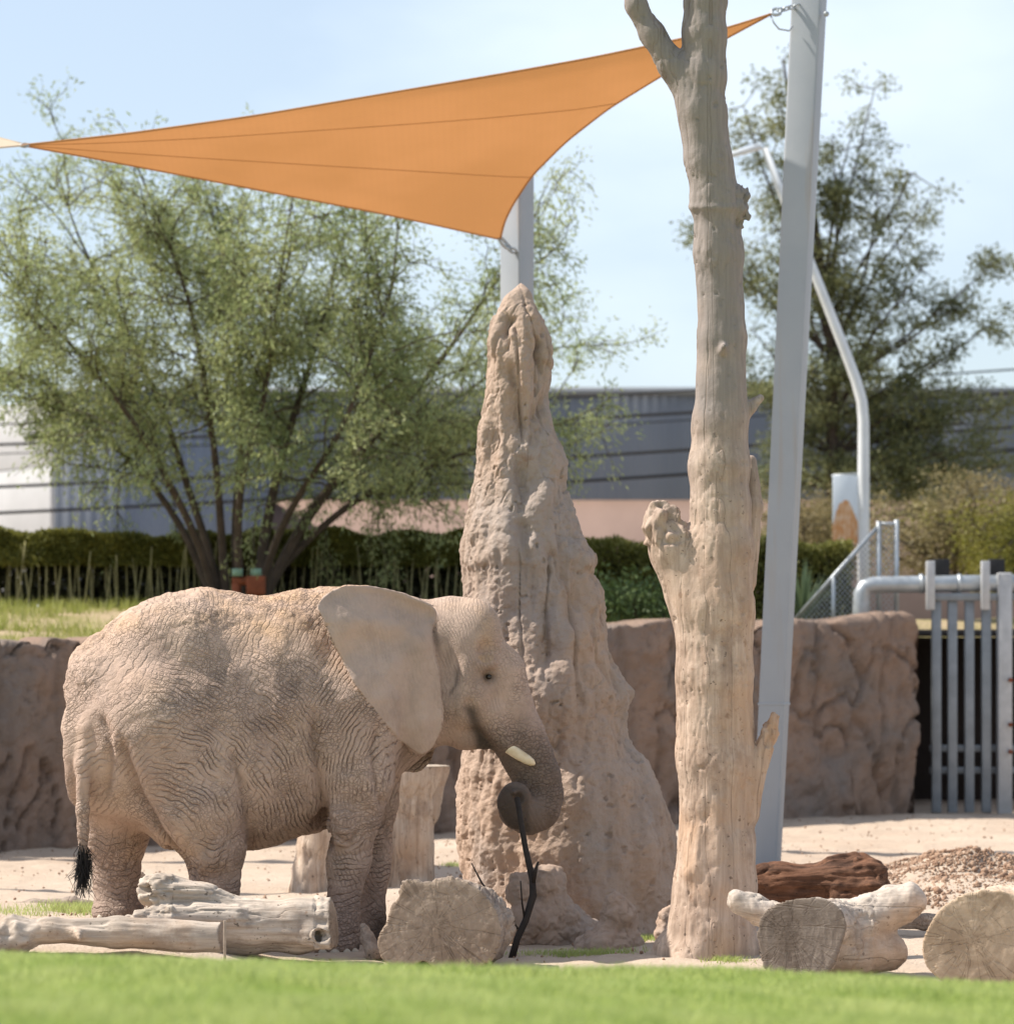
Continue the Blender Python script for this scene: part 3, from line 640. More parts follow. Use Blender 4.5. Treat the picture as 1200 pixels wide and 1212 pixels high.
    dust_lit = np.clip(S((Nn[:, 2] - .25) / .5) * (.55 + .5 * fbm(V, 2.2, 3, 81)) * (1 - earm * .8) * (1 - trunk) * (py < 860) + .8 * np.exp(-(((px - 577) / 14) ** 2 + ((py - 738) / 22) ** 2)) + .25 * S((py - 960) / 40) * (px > 150) * (px < 385) * (Nn[:, 2] < -.3), 0, 1)  # dust on upward skin, plus an orange sunlit patch painted on the forehead
    dk = np.clip(.74 * trunk * S((py - 835) / 70) + .75 * S((py - 925) / 20) * S((632 - px) / 20) * trunk * (dep < -.2) + .7 * np.exp(-(((px - 579) / 8) ** 2 + ((py - 801) / 7) ** 2))  # lower trunk and eye socket shade put into the colour
                 + .95 * np.exp(-(((px - 562 - (py - 855) * .35) / 9) ** 2)) * S((py - 828) / 14) * S((895 - py) / 10) * (dep < .05)  # shade of the mouth corner painted dark
                 + .55 * np.exp(-(((px - 515 - (py - 750) * .2) / 4) ** 2) - ((py - 758) / 20) ** 2)  # shaded recess in front of the ear painted dark
                 + .65 * np.exp(-(((px - 546 + (py - 786) * .33 + 1.5 * np.sin(py / 5)) / 2.4) ** 2) - ((py - 808) / 17) ** 4) + .5 * tail * S((py - 980) / 30) + .32 * legs * S((py - 1000) / 90) + .22 * np.exp(-(((px - 572) / 22) ** 2 + ((py - 800) / 22) ** 2)), 0, 1)  # gland streak and tail dark in themselves; leg and brow shade painted
    pale = np.clip(.30 * earm + .35 * head * (1 - trunk) * S((790 - py) / 60), 0, 1)
    rough = np.clip(body + legs + .6 * trunk + .5 * head, .12, 1) * (1 - .6 * earm)
    root = thing('elephant', ex(270, 1105, 0), 'grey brown African elephant standing in profile, trunk curled round a dark stick', 'elephant')
    O('body', mesh_np('elephant_body', V, Q, True, {'tint': np.stack([dust_lit, dk, pale], 1), 'rough': rough, 'crease': crease, 'phA': phA, 'phB': phB, 'wA': wA, 'wB': wB}), m_eleph, root)
    # tusks
    n = NT('ivory', .35, .4); v = n.coord(); m_iv = n.done(n.mix(n.ramp(n.noise(v, 14, 4), [(.4, 0.), (.7, 1.)]), (.78, .68, .50), (.62, .48, .30)), n.bump(n.noise(v, 40, 3), .002, .4))
    for sd in (-1, 1):
        pts = [ex(588, 868, sd * .14), ex(603, 886, sd * .165), ex(614, 893.5, sd * .185), ex(624, 899.5, sd * .20), ex(630, 903, sd * .207), ex(633, 905, sd * .21)]
        O('tusk', tube_mesh('tusk', [(pts, np.array([7.2, 7.2, 6.6, 5.8, 4.4, 1.5]) * s0)], 16), m_iv, root)
    n = NT('eye', .12, .6); m_eye = n.done((.012, .008, .006))
    import bmesh
    for sd in (-1, 1):
        bm = bmesh.new(); bmesh.ops.create_uvsphere(bm, u_segments=20, v_segments=12, radius=.019)
        c_ = ex(578.5, 801, sd * .233)
        for vv in bm.verts: vv.co += Vector(c_)
        me = bpy.data.meshes.new('eye'); bm.to_mesh(me); bm.free()
        for p_ in me.polygons: p_.use_smooth = True
        O('eye', me, m_eye, root)
    hp = []
    for i in range(260):
        t = random.random(); a = ex(98 + random.uniform(-4, 4), 995 + 25 * t, -.385 + random.uniform(-.02, .02)); ln = random.uniform(25, 50)
        b = ex(98 + random.gauss(0, 6) + 2, 995 + 25 * t + ln * .5, -.39 + random.uniform(-.04, .04)); c2 = ex(98 + random.gauss(-1, 7), min(1066, 995 + 25 * t + ln), -.39 + random.uniform(-.05, .05))
        hp.append(([a, b, c2], [.0028, .0026, .0012]))
    V_, Q_ = tubes(hp, 3); n = NT('tail_hair', .6, .3); O('tail_hair', mesh_np('tail_hair', V_, Q_), n.done((.018, .016, .016)), root)
    # toenails
    n = NT('toenail', .6, .3); m_nail = n.done((.42, .36, .29))
    for px_, py_, dy, r, dirs in ((398, 1125, -.355, .15, (-.55, .0, .5, .95)), (139, 1084, .29, .16, (-.6, -.1, .45, .95))):
        for a in dirs:
            bm = bmesh.new(); bmesh.ops.create_uvsphere(bm, u_segments=12, v_segments=8, radius=1)
            c_ = ex(px_, py_, dy) + np.array([math.sin(a) * r * .97, -math.cos(a) * r * .97, -.01])
            for vv in bm.verts: vv.co = Vector((vv.co.x * .034 + c_[0], vv.co.y * .022 + c_[1], vv.co.z * .032 + c_[2]))
            me = bpy.data.meshes.new('toenail'); bm.to_mesh(me); bm.free()
            for p_ in me.polygons: p_.use_smooth = True
            O('toenail', me, m_nail, root)
build_elephant()
# the stick in the trunk
m_stick = m_plain('dark_twig', (.030, .022, .018), .8, 0, .4, 25)
st = thing('stick', P(605, 1136, 21.95), 'thin dark forked branch held upright by the elephant trunk', 'branch')
pp = [(612, 945, 22.30), (616, 970, 22.22), (622, 1005, 22.15), (630, 1040, 22.08), (631, 1060, 22.04), (622, 1090, 22.), (612, 1112, 21.97), (605, 1137, 21.95)]
O('stem', tube_mesh('stem', [([P(*q) for q in pp], np.array([3.4, 3.4, 3.4, 4.2, 4.6, 4.2, 4.0, 4.2]) * s0)], 10), m_stick, st)
for tw, r in (([(612, 1100, 21.98), (600, 1080, 21.97), (585, 1065, 21.95), (570, 1045, 21.9), (558, 1022, 21.9)], [2, 1.6, 1.4, 1.2, .7]), ([(631, 1045, 22.06), (634, 1030, 22.05), (637, 1020, 22.05)], [3, 2.4, 1.4]),
              ([(585, 1065, 21.95), (578, 1062, 21.92), (570, 1052, 21.9)], [1.2, 1, .5]), ([(621, 1088, 22.0), (618, 1070, 21.98), (616, 1043, 21.95)], [1.6, 1.2, .8])):
    O('twig', tube_mesh('twig', [([P(*q) for q in tw], np.array(r) * s0)], 6), m_stick, st)

# ================================================================== TERMITE MOUND
n = NT('mound_clay', .95, .1); v = n.coord(); vz = n.coord((1, 1, .4))
c = n.mix(n.ramp(n.noise(vz, 1.5, 6, .6), [(.35, 0.), (.65, 1.)]), (.46, .335, .26), (.395, .305, .25))
c = n.mix(n.ramp(n.noise(n.coord((1, 1, .5)), 1.1, 3), [(.52, 0.), (.64, .6)]), c, (.345, .305, .285))
c = n.mix(n.ramp(n.noise(v, 3.1, 6, .7), [(.60, 0.), (.70, .6)]), c, (.27, .165, .11))
c = n.mix(n.ramp(n.noise(v, 26, 4, .6), [(.58, 0.), (.75, .5)]), c, (.27, .18, .125))
c = n.mix(n.ramp(n.noise(n.coord((1, 1, .12)), 5.5, 5, .6), [(.54, 0.), (.68, .5)]), c, (.29, .215, .17))
nb = n.bump(n.noise(v, 14, 9, .76), .030, .8); nb = n.bump(n.noise(v, 80, 4), .006, .6, nb)
m_mound = n.done(c, nb)
MY = 24.1
def build_mound():
    t = np.array([(338, 613, 620), (343, 604, 627), (352, 592, 632), (375, 578, 648), (400, 574, 654), (425, 573, 656), (450, 571, 652), (475, 569, 653), (500, 568, 660), (540, 564, 665), (570, 560, 664), (600, 553, 675), (630, 547, 684), (650, 546, 692),
                  (665, 545, 698), (680, 546, 698), (700, 548, 708), (750, 549, 722), (790, 549, 728), (850, 548, 736), (880, 547, 748), (900, 547, 762), (950, 546, 782), (1000, 547, 797), (1050, 549, 806), (1085, 552, 808), (1112, 548, 816), (1150, 540, 830)], float)
    nz_, na = 640, 330; py = np.linspace(338, 1150, nz_); l = np.interp(py, t[:, 0], t[:, 1]); r = np.interp(py, t[:, 0], t[:, 2])
    ker = np.hanning(9); ker /= ker.sum(); l = np.convolve(np.pad(l, 4, 'edge'), ker, 'valid'); r = np.convolve(np.pad(r, 4, 'edge'), ker, 'valid')
    sc = MY / F; cx = ((l + r) / 2 - 600) * sc; hw = (r - l) / 2 * sc; z = H - (py - YH) * sc
    th = np.linspace(0, 2 * np.pi, na, endpoint=False); A, I = np.meshgrid(th, np.arange(nz_)); x = cx[I] + hw[I] * np.cos(A); y = MY + np.minimum(hw[I], .80) * np.sin(A) * .95; Z = z[I]
    V = np.stack([x, y, Z], -1).reshape(-1, 3); Q = np.arange(nz_ - 1)[:, None] * na + np.arange(na)[None]; Qn = np.arange(nz_ - 1)[:, None] * na + (np.arange(na)[None] + 1) % na
    Q = np.stack([Q + na, Qn + na, Qn, Q], -1).reshape(-1, 4)
    Nn = normals(V, Q); px = V[:, 0] * F / V[:, 1] + 600; pv = YH - (V[:, 2] - H) * F / V[:, 1]; fr = (V[:, 1] < MY)
    # flutes that run down the column
    def groove(pts, wd, dp):
        pts = np.array(pts, float); xg = np.interp(pv, pts[:, 0], pts[:, 1]) + 3 * vnoise(np.c_[pv / 14, 0 * pv, 0 * pv], 3)
        inside = S((pv - pts[0, 0]) / 15) * S((pts[-1, 0] - pv) / 120) * np.clip(.75 + 1.1 * vnoise(np.c_[pv / 38, 0 * pv + wd, 0 * pv], 8), .1, 1.5); wd = wd * (1.1 + .6 * vnoise(np.c_[pv / 25, 0 * pv, 0 * pv + dp], 5)); return -dp * 1.3 * np.exp(-((px - xg) / (wd * 1.0)) ** 2) * inside * fr
    dis = groove([(365, 600), (420, 601), (470, 612), (520, 614), (580, 618), (700, 624), (760, 630)], 7, .05) + groove([(360, 628), (420, 640), (470, 643), (520, 640), (560, 650), (620, 660), (680, 668)], 5, .06)
    dis += groove([(640, 690), (700, 682), (800, 690), (870, 700)], 9, .05) + groove([(700, 652), (760, 648), (840, 642)], 7, .04) + groove([(540, 580), (600, 575), (680, 590)], 10, .025) + groove([(610, 620), (720, 612), (790, 640)], 9, .035)
    def lob(pxc, pyc, rx, ry, dp): return dp * np.exp(-(((px - pxc) / rx) ** 2 + ((pv - pyc) / ry) ** 2)) * fr
    for a in ((732, 822, 20, 24, .10), (722, 865, 18, 20, .04), (655, 552, 12, 30, .10), (648, 432, 9, 40, .07), (645, 505, 9, 24, .06), (690, 660, 10, 16, .07), (640, 830, 40, 45, .12), (590, 640, 40, 30, .05), (680, 780, 22, 60, .07), (690, 950, 50, 70, .08), (580, 960, 28, 70, .08),
              (615, 435, 14, 60, .045), (770, 1010, 25, 50, .06), (588, 420, 10, 60, .04), (675, 940, 22, 28, .05), (595, 560, 22, 20, .05), (640, 600, 12, 30, .05)): dis += lob(*a)
    p = V.copy(); p[:, 2] *= .55
    pf = V * np.array([1, 1, .16]); rid = fbm(pf, 5.5, 3, 91); dis += -.026 * np.exp(-(rid / .14) ** 2) * S((fbm(V, 1.6, 2, 92) + .25) / .4) * S((1000 - pv) / 150) + .02 * fbm(pf, 9, 3, 95)
    dis += .050 * fbm(p, 2.2, 3, 5) - .022 * np.abs(fbm(p, 4.5, 3, 9)) + .009 * fbm(V, 9, 4, 15, .55) + .005 * fbm(V, 34, 3, 25)
    cr = cracks(V, .16, 5, .6, (1, 1, .6)); dis -= .010 * np.exp(-(cr / .07) ** 2) * S((fbm(V, 2.5, 2, 8) - .05) / .3)
    dis -= .018 * S((fbm(V, 20, 2, 28) - .88) / .12)                       # pock holes
    V = V + Nn * (dis * np.minimum(1, (pv - 332) / 40))[:, None]
    c0 = len(V); V = np.concatenate([V, [[cx[0], MY, z[0] + .02]]]); j = np.arange(na)
    T = np.concatenate([Q[:, [0, 1, 2]], Q[:, [0, 2, 3]], np.stack([0 * j + c0, j, (j + 1) % na], 1)])
    tag(O('termite_mound', mesh_np('termite_mound', V, T), m_mound), 'tall tapering tan termite mound standing behind the elephant head', 'termite mound')
build_mound()
def blob(name, lo, hi, prims, h, mat, disp, label, cat, group=None, attrs=False, seed=0, cutter=None, smooth=2):
    G = Field(lo, hi, h)
    for p in prims:
        if p[0] == 'c': G.cone(*p[1:])
        else: G.ell(*p[1:])
    if cutter:
        for cpt, cn in cutter: G.cut(np.array(cpt), cn)
    V, Q = G.mesh(); V = laplace(V, Q, smooth, .5); Nn = normals(V, Q); V2 = V + Nn * disp(V, Nn)[:, None]; at = {}
    if cutter:
        cutv = np.zeros(len(V)); ring = np.zeros(len(V)); rd = np.zeros((len(V), 3))
        for cpt, cn in cutter:
            cn = np.array(cn, float) / np.linalg.norm(cn); dd = (V - cpt) @ cn; near = S((dd + .02) / .012) * (Nn @ cn > .5); cutv = np.maximum(cutv, near)
            pv_ = (V - cpt) - dd[:, None] * cn; ring = np.where(near > .2, np.linalg.norm(pv_, axis=1), ring); rd = np.where((near > .2)[:, None], pv_ / (np.linalg.norm(pv_, axis=1, keepdims=True) + .02), rd)
        V2 = V + Nn * (disp(V, Nn) * (1 - .8 * cutv))[:, None]; at = {'cut': cutv, 'rings': ring, 'rdir': rd}
    o = O(name, mesh_np(name, V2, Q, True, at), mat)
    if label: tag(o, label, cat, group)
    return o
rockd = lambda V, N: .03 * fbm(V, 5, 4, 3) + .012 * fbm(V, 16, 4, 13) - .012 * np.exp(-(cracks(V, .11, 3, .6) / .1) ** 2)
def PR(px, py, Y, rpx): return P(px, py, Y), rpx * Y / F
def cn(a, b, k=.06): return ('c', a[0], b[0], a[1], b[1], k)
blob('mound_nodule', P(575, 1150, 22.95) - [0, .45, .05], P(720, 1005, 22.95) + [0, .6, .05],
     [cn(PR(640, 1045, 22.95, 20), PR(648, 1042, 23.1, 20), .03), cn(PR(615, 1052, 22.9, 19), PR(622, 1060, 23.1, 20), .03), cn(PR(625, 1095, 22.95, 32), PR(650, 1105, 23.15, 40)), cn(PR(650, 1080, 23.0, 25), PR(690, 1115, 23.2, 30))], .014, m_mound, rockd,
     'lumpy two-headed clay nodule against the mound foot behind the stick', 'clay lump')
blob('mound_nodule', P(655, 1150, 22.6) - [0, .4, .06], P(785, 1045, 22.6) + [0, .5, .05],
     [cn(PR(732, 1070, 22.6, 14), PR(730, 1082, 22.6, 18), .04), cn(PR(732, 1090, 22.6, 17), PR(735, 1125, 22.6, 24)), cn(PR(712, 1108, 22.6, 16), PR(690, 1124, 22.55, 15)), cn(PR(715, 1125, 22.5, 22), PR(752, 1128, 22.6, 18))], .012, m_mound, rockd,
     'small knobbly clay mound in green grass beside the dead trunk', 'clay lump')
blob('rock', P(770, 1130, 22.9) - [0, .25, .05], P(812, 1065, 22.9) + [0, .3, .03], [cn(PR(790, 1100, 22.9, 12), PR(792, 1085, 22.9, 10)), cn(PR(790, 1112, 22.9, 13), PR(796, 1118, 22.9, 13))], .011, m_mound, rockd,
     'small brown rock between the mound and the dead trunk', 'rock')

# ================================================================== DEAD TRUNK
def woodd(amp=1., seed=0, stretch=(1, 1, .12)):
    def f(V, N):
        q = V * np.array(stretch)
        return amp * (.018 * fbm(V, 2.2, 3, seed) + .010 * fbm(q, 14, 4, seed + 3) - .012 * np.exp(-(cracks(q, .085, seed + 7, .6) / .09) ** 2) * S((fbm(V, 1.7, 2, seed + 5)) / .3))
    return f
m_snag = m_wood('bare_trunk', (.42, .305, .235), (.52, .40, .32), (1, 1, .06), bump=.008, aloft_shade=(.20, .175, .165))
TY = 21.9
def T(px, py, r, dy=0): return (P(px, py, TY + dy), r * TY / F)
tk = [T(838, 1150, 52), T(841, 1100, 50), T(846, 1050, 47), T(848, 1000, 45), T(847, 900, 45.5), T(845, 800, 45), T(845, 720, 46), T(852, 650, 39), T(853, 600, 34.5), T(851, 550, 35.5), T(852, 500, 32), T(854, 400, 28.5), T(850, 300, 28), T(847, 240, 29), T(839, 190, 27.5), T(831, 130, 28.5), T(831, 90, 27), T(833, 40, 24), T(835, 0, 23), T(838, -90, 24), T(842, -190, 21)]
pr = [cn(a, b, .05) for a, b in zip(tk[:-1], tk[1:])]
br = [T(818, 115, 19), T(797, 78, 15.5), T(772, 40, 13), T(753, 5, 12), T(742, -40, 11), T(735, -110, 10)]
pr += [cn(a, b, .05) for a, b in zip(br[:-1], br[1:])]
pr += [cn(T(828, 720, 32), T(797, 650, 27), .09), cn(T(797, 650, 27), T(784, 615, 20), .04), cn(T(781, 622, 13), T(778, 600, 7), .03), cn(T(795, 640, 16), T(787, 605, 10), .02)]
pr += [cn(T(880, 960, 20, -.02), T(896, 905, 13, -.05), .05), cn(T(896, 905, 13, -.05), T(911, 868, 9, -.06), .03), cn(T(911, 868, 10, -.06), T(918, 848, 5, -.06), .02)]
pr += [cn(T(868, 255, 16), T(880, 232, 9), .04), cn(T(880, 250, 8, -.05), T(886, 262, 3, -.05), .02), cn(T(874, 492, 12), T(888, 482, 7.5), .02), cn(T(888, 482, 7.5), T(900, 471, 5), .01)]
pr += [cn(T(880, 690, 16, .2), T(891, 600, 11, .2), .06), cn(T(891, 600, 11, .2), T(889, 545, 6, .2), .04), cn(T(855, 415, 6, -.16), T(857, 410, 5, -.19), .02)]
pr += [cn(T(836, 985, 14, -.17), T(826, 1030, 16, -.17), .05), cn(T(800, 1130, 30), T(790, 1150, 25), .06), cn(T(880, 1130, 28), T(890, 1150, 22), .06), cn(T(820, 1135, 26, -.15), T(810, 1150, 22, -.2), .06)]
def snagd(V, N):
    b = woodd(.45, 40, (1, 1, .3))(V, N); px = V[:, 0] * F / V[:, 1] + 600; py = YH - (V[:, 2] - H) * F / V[:, 1]
    br = ((px < 812) & (py < 645) & (py > 560)) | ((px > 905) & (py < 885) & (py > 830)) | ((px > 872) & (py > 218) & (py < 270))
    b = b + br * .028 * fbm(V * np.array([1, 1, .35]), 24, 3, 3)
    b -= .03 * np.exp(-(((px - 832) / 11) ** 2 + ((py - 1000) / 26) ** 2)) * (V[:, 1] < TY)
    b += .012 * np.exp(-((py - 245) / 4) ** 2) - .008 * np.exp(-((py - 262) / 8) ** 2) + .004 * fbm(V, 6, 3, 77)
    b -= .008 * S((fbm(V, 24, 2, 90) - .85) / .1)
    return b
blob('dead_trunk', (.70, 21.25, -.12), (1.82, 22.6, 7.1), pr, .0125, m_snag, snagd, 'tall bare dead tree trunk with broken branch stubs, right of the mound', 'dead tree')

# ================================================================== LOGS
m_log1 = m_wood('silver_log', (.36, .295, .245), (.52, .445, .38), (.07, 1, 1), (0, 0, 0), (.36, .29, .235), .012)
m_log2 = m_wood('white_log', (.40, .335, .285), (.56, .485, .42), (.08, .6, 1), (0, 0, 0), (.235, .195, .165), .010)
m_log3 = m_wood('red_log', (.060, .032, .022), (.20, .098, .058), (.10, 1, 1), (0, 0, 0), (.16, .09, .06), .025, (.05, .03, .02))
m_log4 = m_wood('pale_sawn_log', (.44, .34, .26), (.55, .44, .34), (1, .1, 1), (0, 0, 0), (.52, .40, .29), .01)
m_bark = m_wood('grey_sawn_log', (.25, .195, .16), (.36, .295, .245), (1, .1, 1), (0, 0, 0), (.33, .26, .205), .012)
m_stump = m_wood('tan_stump', (.42, .31, .235), (.52, .42, .34), (1, 1, .08), (0, 0, 0), (.50, .42, .34), .012)
def box_of(pts, pad=.12):
    A = np.array([p[0] for p in pts]); r = max(p[1] for p in pts) + pad; return A.min(0) - r, A.max(0) + r
def log(name, chains, mat, label, stretch=(.12, 1, 1), k=.04, cutter=None, h=.011, amp=1.1, extra=(), seed=1, extrad=None):
    al = [p for c in chains for p in c]; lo, hi = box_of(al)
    prims = [cn(a, b, k) for c in chains for a, b in zip(c[:-1], c[1:])] + list(extra)
    f = woodd(amp, seed, stretch); g = (lambda V, N: f(V, N) + extrad(V, N)) if extrad else f
    return blob(name, lo, hi, prims, h, mat, g, label, 'log', None, False, seed, cutter)
endd = lambda cond, a, sc: (lambda V, N: cond(V) * a * fbm(V, sc, 3, 5))
pxv = lambda V: V[:, 0] * F / V[:, 1] + 600
log('log', [[PR(-25, 1112, 20.5, 20), PR(25, 1108, 20.5, 20), PR(60, 1103, 20.5, 17), PR(140, 1106, 20.5, 18), PR(262, 1108, 20.5, 18)], [PR(20, 1110, 20.5, 18), PR(-20, 1130, 20.4, 15)], [PR(92, 1105, 20.42, 8), PR(94, 1112, 20.36, 5)]], m_log1,
    'slim bleached log lying across the lawn edge beside the thin stake', cutter=[(P(264, 1108, 20.5), (1, -.15, .05))], extrad=endd(lambda V: pxv(V) < 45, .025, 10))
log('log', [[PR(165, 1098, 21.1, 20), PR(240, 1098, 21.1, 27), PR(300, 1097, 21.1, 32), PR(350, 1097, 21.1, 31), PR(385, 1095, 21.1, 31)], [PR(290, 1090, 21.1, 24), PR(240, 1068, 21.1, 21), PR(196, 1056, 21.1, 20), PR(180, 1056, 21.1, 18)], [PR(165, 1086, 21., 10), PR(200, 1082, 20.98, 12), PR(280, 1085, 20.98, 14)], [PR(370, 1107, 20.98, 17), PR(384, 1110, 20.96, 16)]], m_log1,
    'thick forked silver log with broken stub, before the elephant hind legs', extra=[('c', P(386, 1110, 20.86), P(372, 1107, 21.0), .045, .02, .015, True), ('c', P(168, 1052, 21.05), P(190, 1055, 21.05), .04, .03, .02, True), ('c', P(288, 1066, 20.93), P(288, 1068, 21.), .022, .02, .01, True)],
    cutter=[(P(396, 1095, 21.1), (1, -.1, .12))], extrad=endd(lambda V: (pxv(V) > 372) | ((pxv(V) < 205) & (V[:, 2] > .28)), .018, 16), seed=3)
log('log', [[PR(538, 1100, 20.85, 54), PR(560, 1100, 21.4, 50)], [PR(505, 1078, 20.85, 32), PR(525, 1082, 21.4, 28)], [PR(484, 1055, 20.85, 15), PR(505, 1065, 21.3, 14)], [PR(472, 1118, 20.85, 31), PR(500, 1115, 21.4, 28)], [PR(478, 1085, 20.85, 24), PR(510, 1090, 21.4, 24)], [PR(530, 1078, 20.85, 38), PR(555, 1084, 21.4, 36)]], m_bark,
    'fat grey log showing its round sawn end beside the stick', (1, .15, 1), .05, [(P(515, 1095, 20.9), (-.12, -1, .05))], seed=5)
log('log', [[PR(434, 1112, 21.5, 9), PR(444, 1130, 21.4, 15)], [PR(430, 1096, 21.5, 4), PR(437, 1115, 21.45, 9)]], m_bark, 'small pale splintered log end beside the elephant front foot', (1, 1, .2), seed=6, h=.009)
log('log', [[PR(926, 1120, 20.0, 50), PR(985, 1116, 20.7, 42)], [PR(900, 1098, 20.0, 30), PR(960, 1100, 20.6, 28)], [PR(926, 1090, 20.0, 28), PR(970, 1094, 20.6, 28)], [PR(948, 1094, 20.0, 34), PR(1000, 1098, 20.6, 32)], [PR(915, 1135, 20.0, 34), PR(970, 1135, 20.6, 30)],
            [PR(915, 1086, 20.62, 22), PR(892, 1074, 20.62, 17), PR(873, 1066, 20.62, 15)], [PR(990, 1112, 20.45, 38), PR(1030, 1088, 20.55, 28), PR(1060, 1073, 20.55, 22), PR(1076, 1067, 20.55, 20)],
            [PR(1000, 1128, 20.45, 34), PR(1050, 1128, 20.55, 26)]], m_log2,
    'white forked log with a dark cut face leaning before the dead trunk', (1, 1, .2), .05, [(P(935, 1105, 20.25), (-.22, -1, .08))], seed=7, h=.0105)
log('log', [[PR(860, 1062, 25., 24), PR(930, 1050, 25., 28), PR(990, 1045, 25., 31), PR(1022, 1046, 25., 32)], [PR(985, 1030, 25., 18), PR(1012, 1026, 25., 17)], [PR(1000, 1060, 24.9, 26), PR(1025, 1050, 24.9, 26)]], m_log3,
    'dark reddish brown rotten log lying behind the white forked log', seed=8, amp=1.6, extrad=lambda V, N: .03 * fbm(V * np.array([.5, 1, 1]), 9, 4, 3) * S((pxv(V) - 960) / 60) + .012 * fbm(V * np.array([.25, 1, 1]), 14, 3, 9))
log('log', [[PR(1158, 1116, 19.5, 60), PR(1200, 1105, 20.2, 56)], [PR(1130, 1125, 19.5, 40), PR(1175, 1115, 20.2, 40)], [PR(1180, 1095, 19.5, 40), PR(1215, 1090, 20.2, 40)]], m_log4,
    'pale sawn log with smooth tan end at the edge of the lawn', (1, .15, 1), .05, [(P(1150, 1112, 19.52), (-.1, -1, .05))], seed=9)
log('log', [[PR(1050, 1093, 23.6, 10), PR(1095, 1092, 23.6, 11), PR(1150, 1090, 23.6, 11)]], m_bark, 'thin dark grey log lying behind the pale sawn log', seed=10, h=.009)
log('log', [[PR(-30, 1078, 24.2, 9), PR(40, 1075, 24.2, 9), PR(85, 1072, 24.2, 8), PR(112, 1074, 24.2, 7)]], m_bark, 'thin weathered log lying in grass behind the elephant tail', seed=11, h=.009)
log('log_stump', [[PR(482, 1050, 29., 36), PR(482, 1000, 29., 31), PR(484, 950, 29., 32), PR(488, 915, 29., 40), PR(490, 895, 29., 44)], [PR(500, 960, 29., 20), PR(522, 908, 29., 12)]], m_stump, 'upright tan stump with a flat flared top, seen behind the front legs', (1, 1, .12), cutter=[(P(488, 906, 29.), (0, 0, 1))], seed=12, h=.016)
log('log_stump', [[PR(366, 1058, 28., 24), PR(368, 1030, 28., 20), PR(372, 1000, 28., 20), PR(376, 970, 28., 22)]], m_stump, 'pale short stump standing beyond the elephant belly', (1, 1, .12), cutter=[(P(370, 975, 28.), (0, 0, 1))], seed=13, h=.015)
blob('rock', P(150, 1070, 24.5) - [0, .3, .1], P(185, 1020, 24.5) + [0, .3, .05], [cn(PR(166, 1058, 24.5, 13), PR(166, 1040, 24.5, 11))], .012, m_rock, rockd, 'small dark grey rock behind the elephant hind leg', 'rock')
m_stake = m_plain('stake_wood', (.36, .29, .23), .8, 0, .3, 20)
O_ = O('stake', box_mesh('stake', [(P(266, 1118, 20.2), (.008, .008, .14), .2)], .002), m_stake); tag(O_, 'thin upright wooden stake at the end of the slim bleached log', 'stake')

# clods of dug earth and pebbles
import bmesh
def clods(name, pts, sizes, mat, label, cat):
    bm = bmesh.new(); bmesh.ops.create_icosphere(bm, subdivisions=1, radius=1); B = np.array([v.co[:] for v in bm.verts]); Fb = np.array([[v.index for v in f.verts] for f in bm.faces]); bm.free()
    n = len(pts); V = B[None] * (1 + .28 * rng.normal(size=(n, len(B), 1))) * (sizes[:, None] * rng.uniform(.7, 1.2, (n, 3)))[:, None] + pts[:, None]
    Fq = (Fb[None] + np.arange(n)[:, None, None] * len(B)).reshape(-1, 3)
    return tag(O(name, mesh_np(name, V.reshape(-1, 3), Fq, False), mat), label, cat, None, 'stuff')
n = NT('clod_earth', .95, .1); v = n.coord(); m_clod = n.done(n.mix(n.ramp(n.noise(v, 6, 4), [(.4, 0.), (.6, 1.)]), (.27, .17, .118), (.36, .245, .175)), n.bump(n.noise(v, 60, 4), .01, .7))
a = rng.normal(size=(11000, 2)); X = 3.95 + a[:, 0] * .75; Y = 28.4 + a[:, 1] * .95; sz = rng.uniform(.005, .014, 11000) * (1 + (rng.random(11000) > .95) * 1.3)
clods('earth_clods', np.stack([X, Y, gz(X, Y) + sz * .3], 1), sz, m_clod, 'heap of loose reddish earth clods behind the pale sawn log', 'soil')
X = rng.uniform(-6, 6.5, 2500); Y = rng.uniform(20.5, 41, 2500); sz = rng.uniform(.004, .014, 2500) * (1 + (rng.random(2500) > .97))
clods('pebbles', np.stack([X, Y, gz(X, Y) + sz * .3], 1), sz, m_clod, 'small scattered pebbles on the dirt yard', 'pebbles')

# ================================================================== SHADE SAIL + COLUMNS
n = NT('sail_cloth', .75, .2); v = n.coord(); wv = n.n('ShaderNodeTexWave'); wv.inputs['Scale'].default_value = 14; wv.inputs['Distortion'].default_value = .3; n.l(n.coord((.35, .1, 1.)), wv.inputs[0])
c = n.mix(n.ramp(n.noise(v, .7, 4), [(.4, 0.), (.6, 1.)]), (.41, .195, .072), (.45, .215, .083)); c = n.mix(n.ramp(wv.outputs['Fac'], [(0., .12), (1., 0.)]), c, (.38, .185, .075))
m_sail = n.translucent(c, .42)
m_seam = m_plain('sail_seam', (.41, .195, .075), .8, 0, .15, 5)
n = NT('galvanised_paint', .5, .3); v = n.coord(); vs_ = n.coord((6, 6, .35))
c = n.mix(n.ramp(n.noise(v, 1.4, 5), [(.3, 0.), (.7, 1.)]), (.29, .315, .35), (.34, .36, .39)); c = n.mix(n.ramp(n.noise(vs_, 1.1, 4), [(.60, 0.), (.72, .45)]), c, (.34, .27, .20))
m_steel = n.done(c, n.bump(n.noise(v, 30, 3), .002, .4))
m_galv = m_plain('galvanised_steel', (.40, .43, .46), .45, .5, .25, 6)
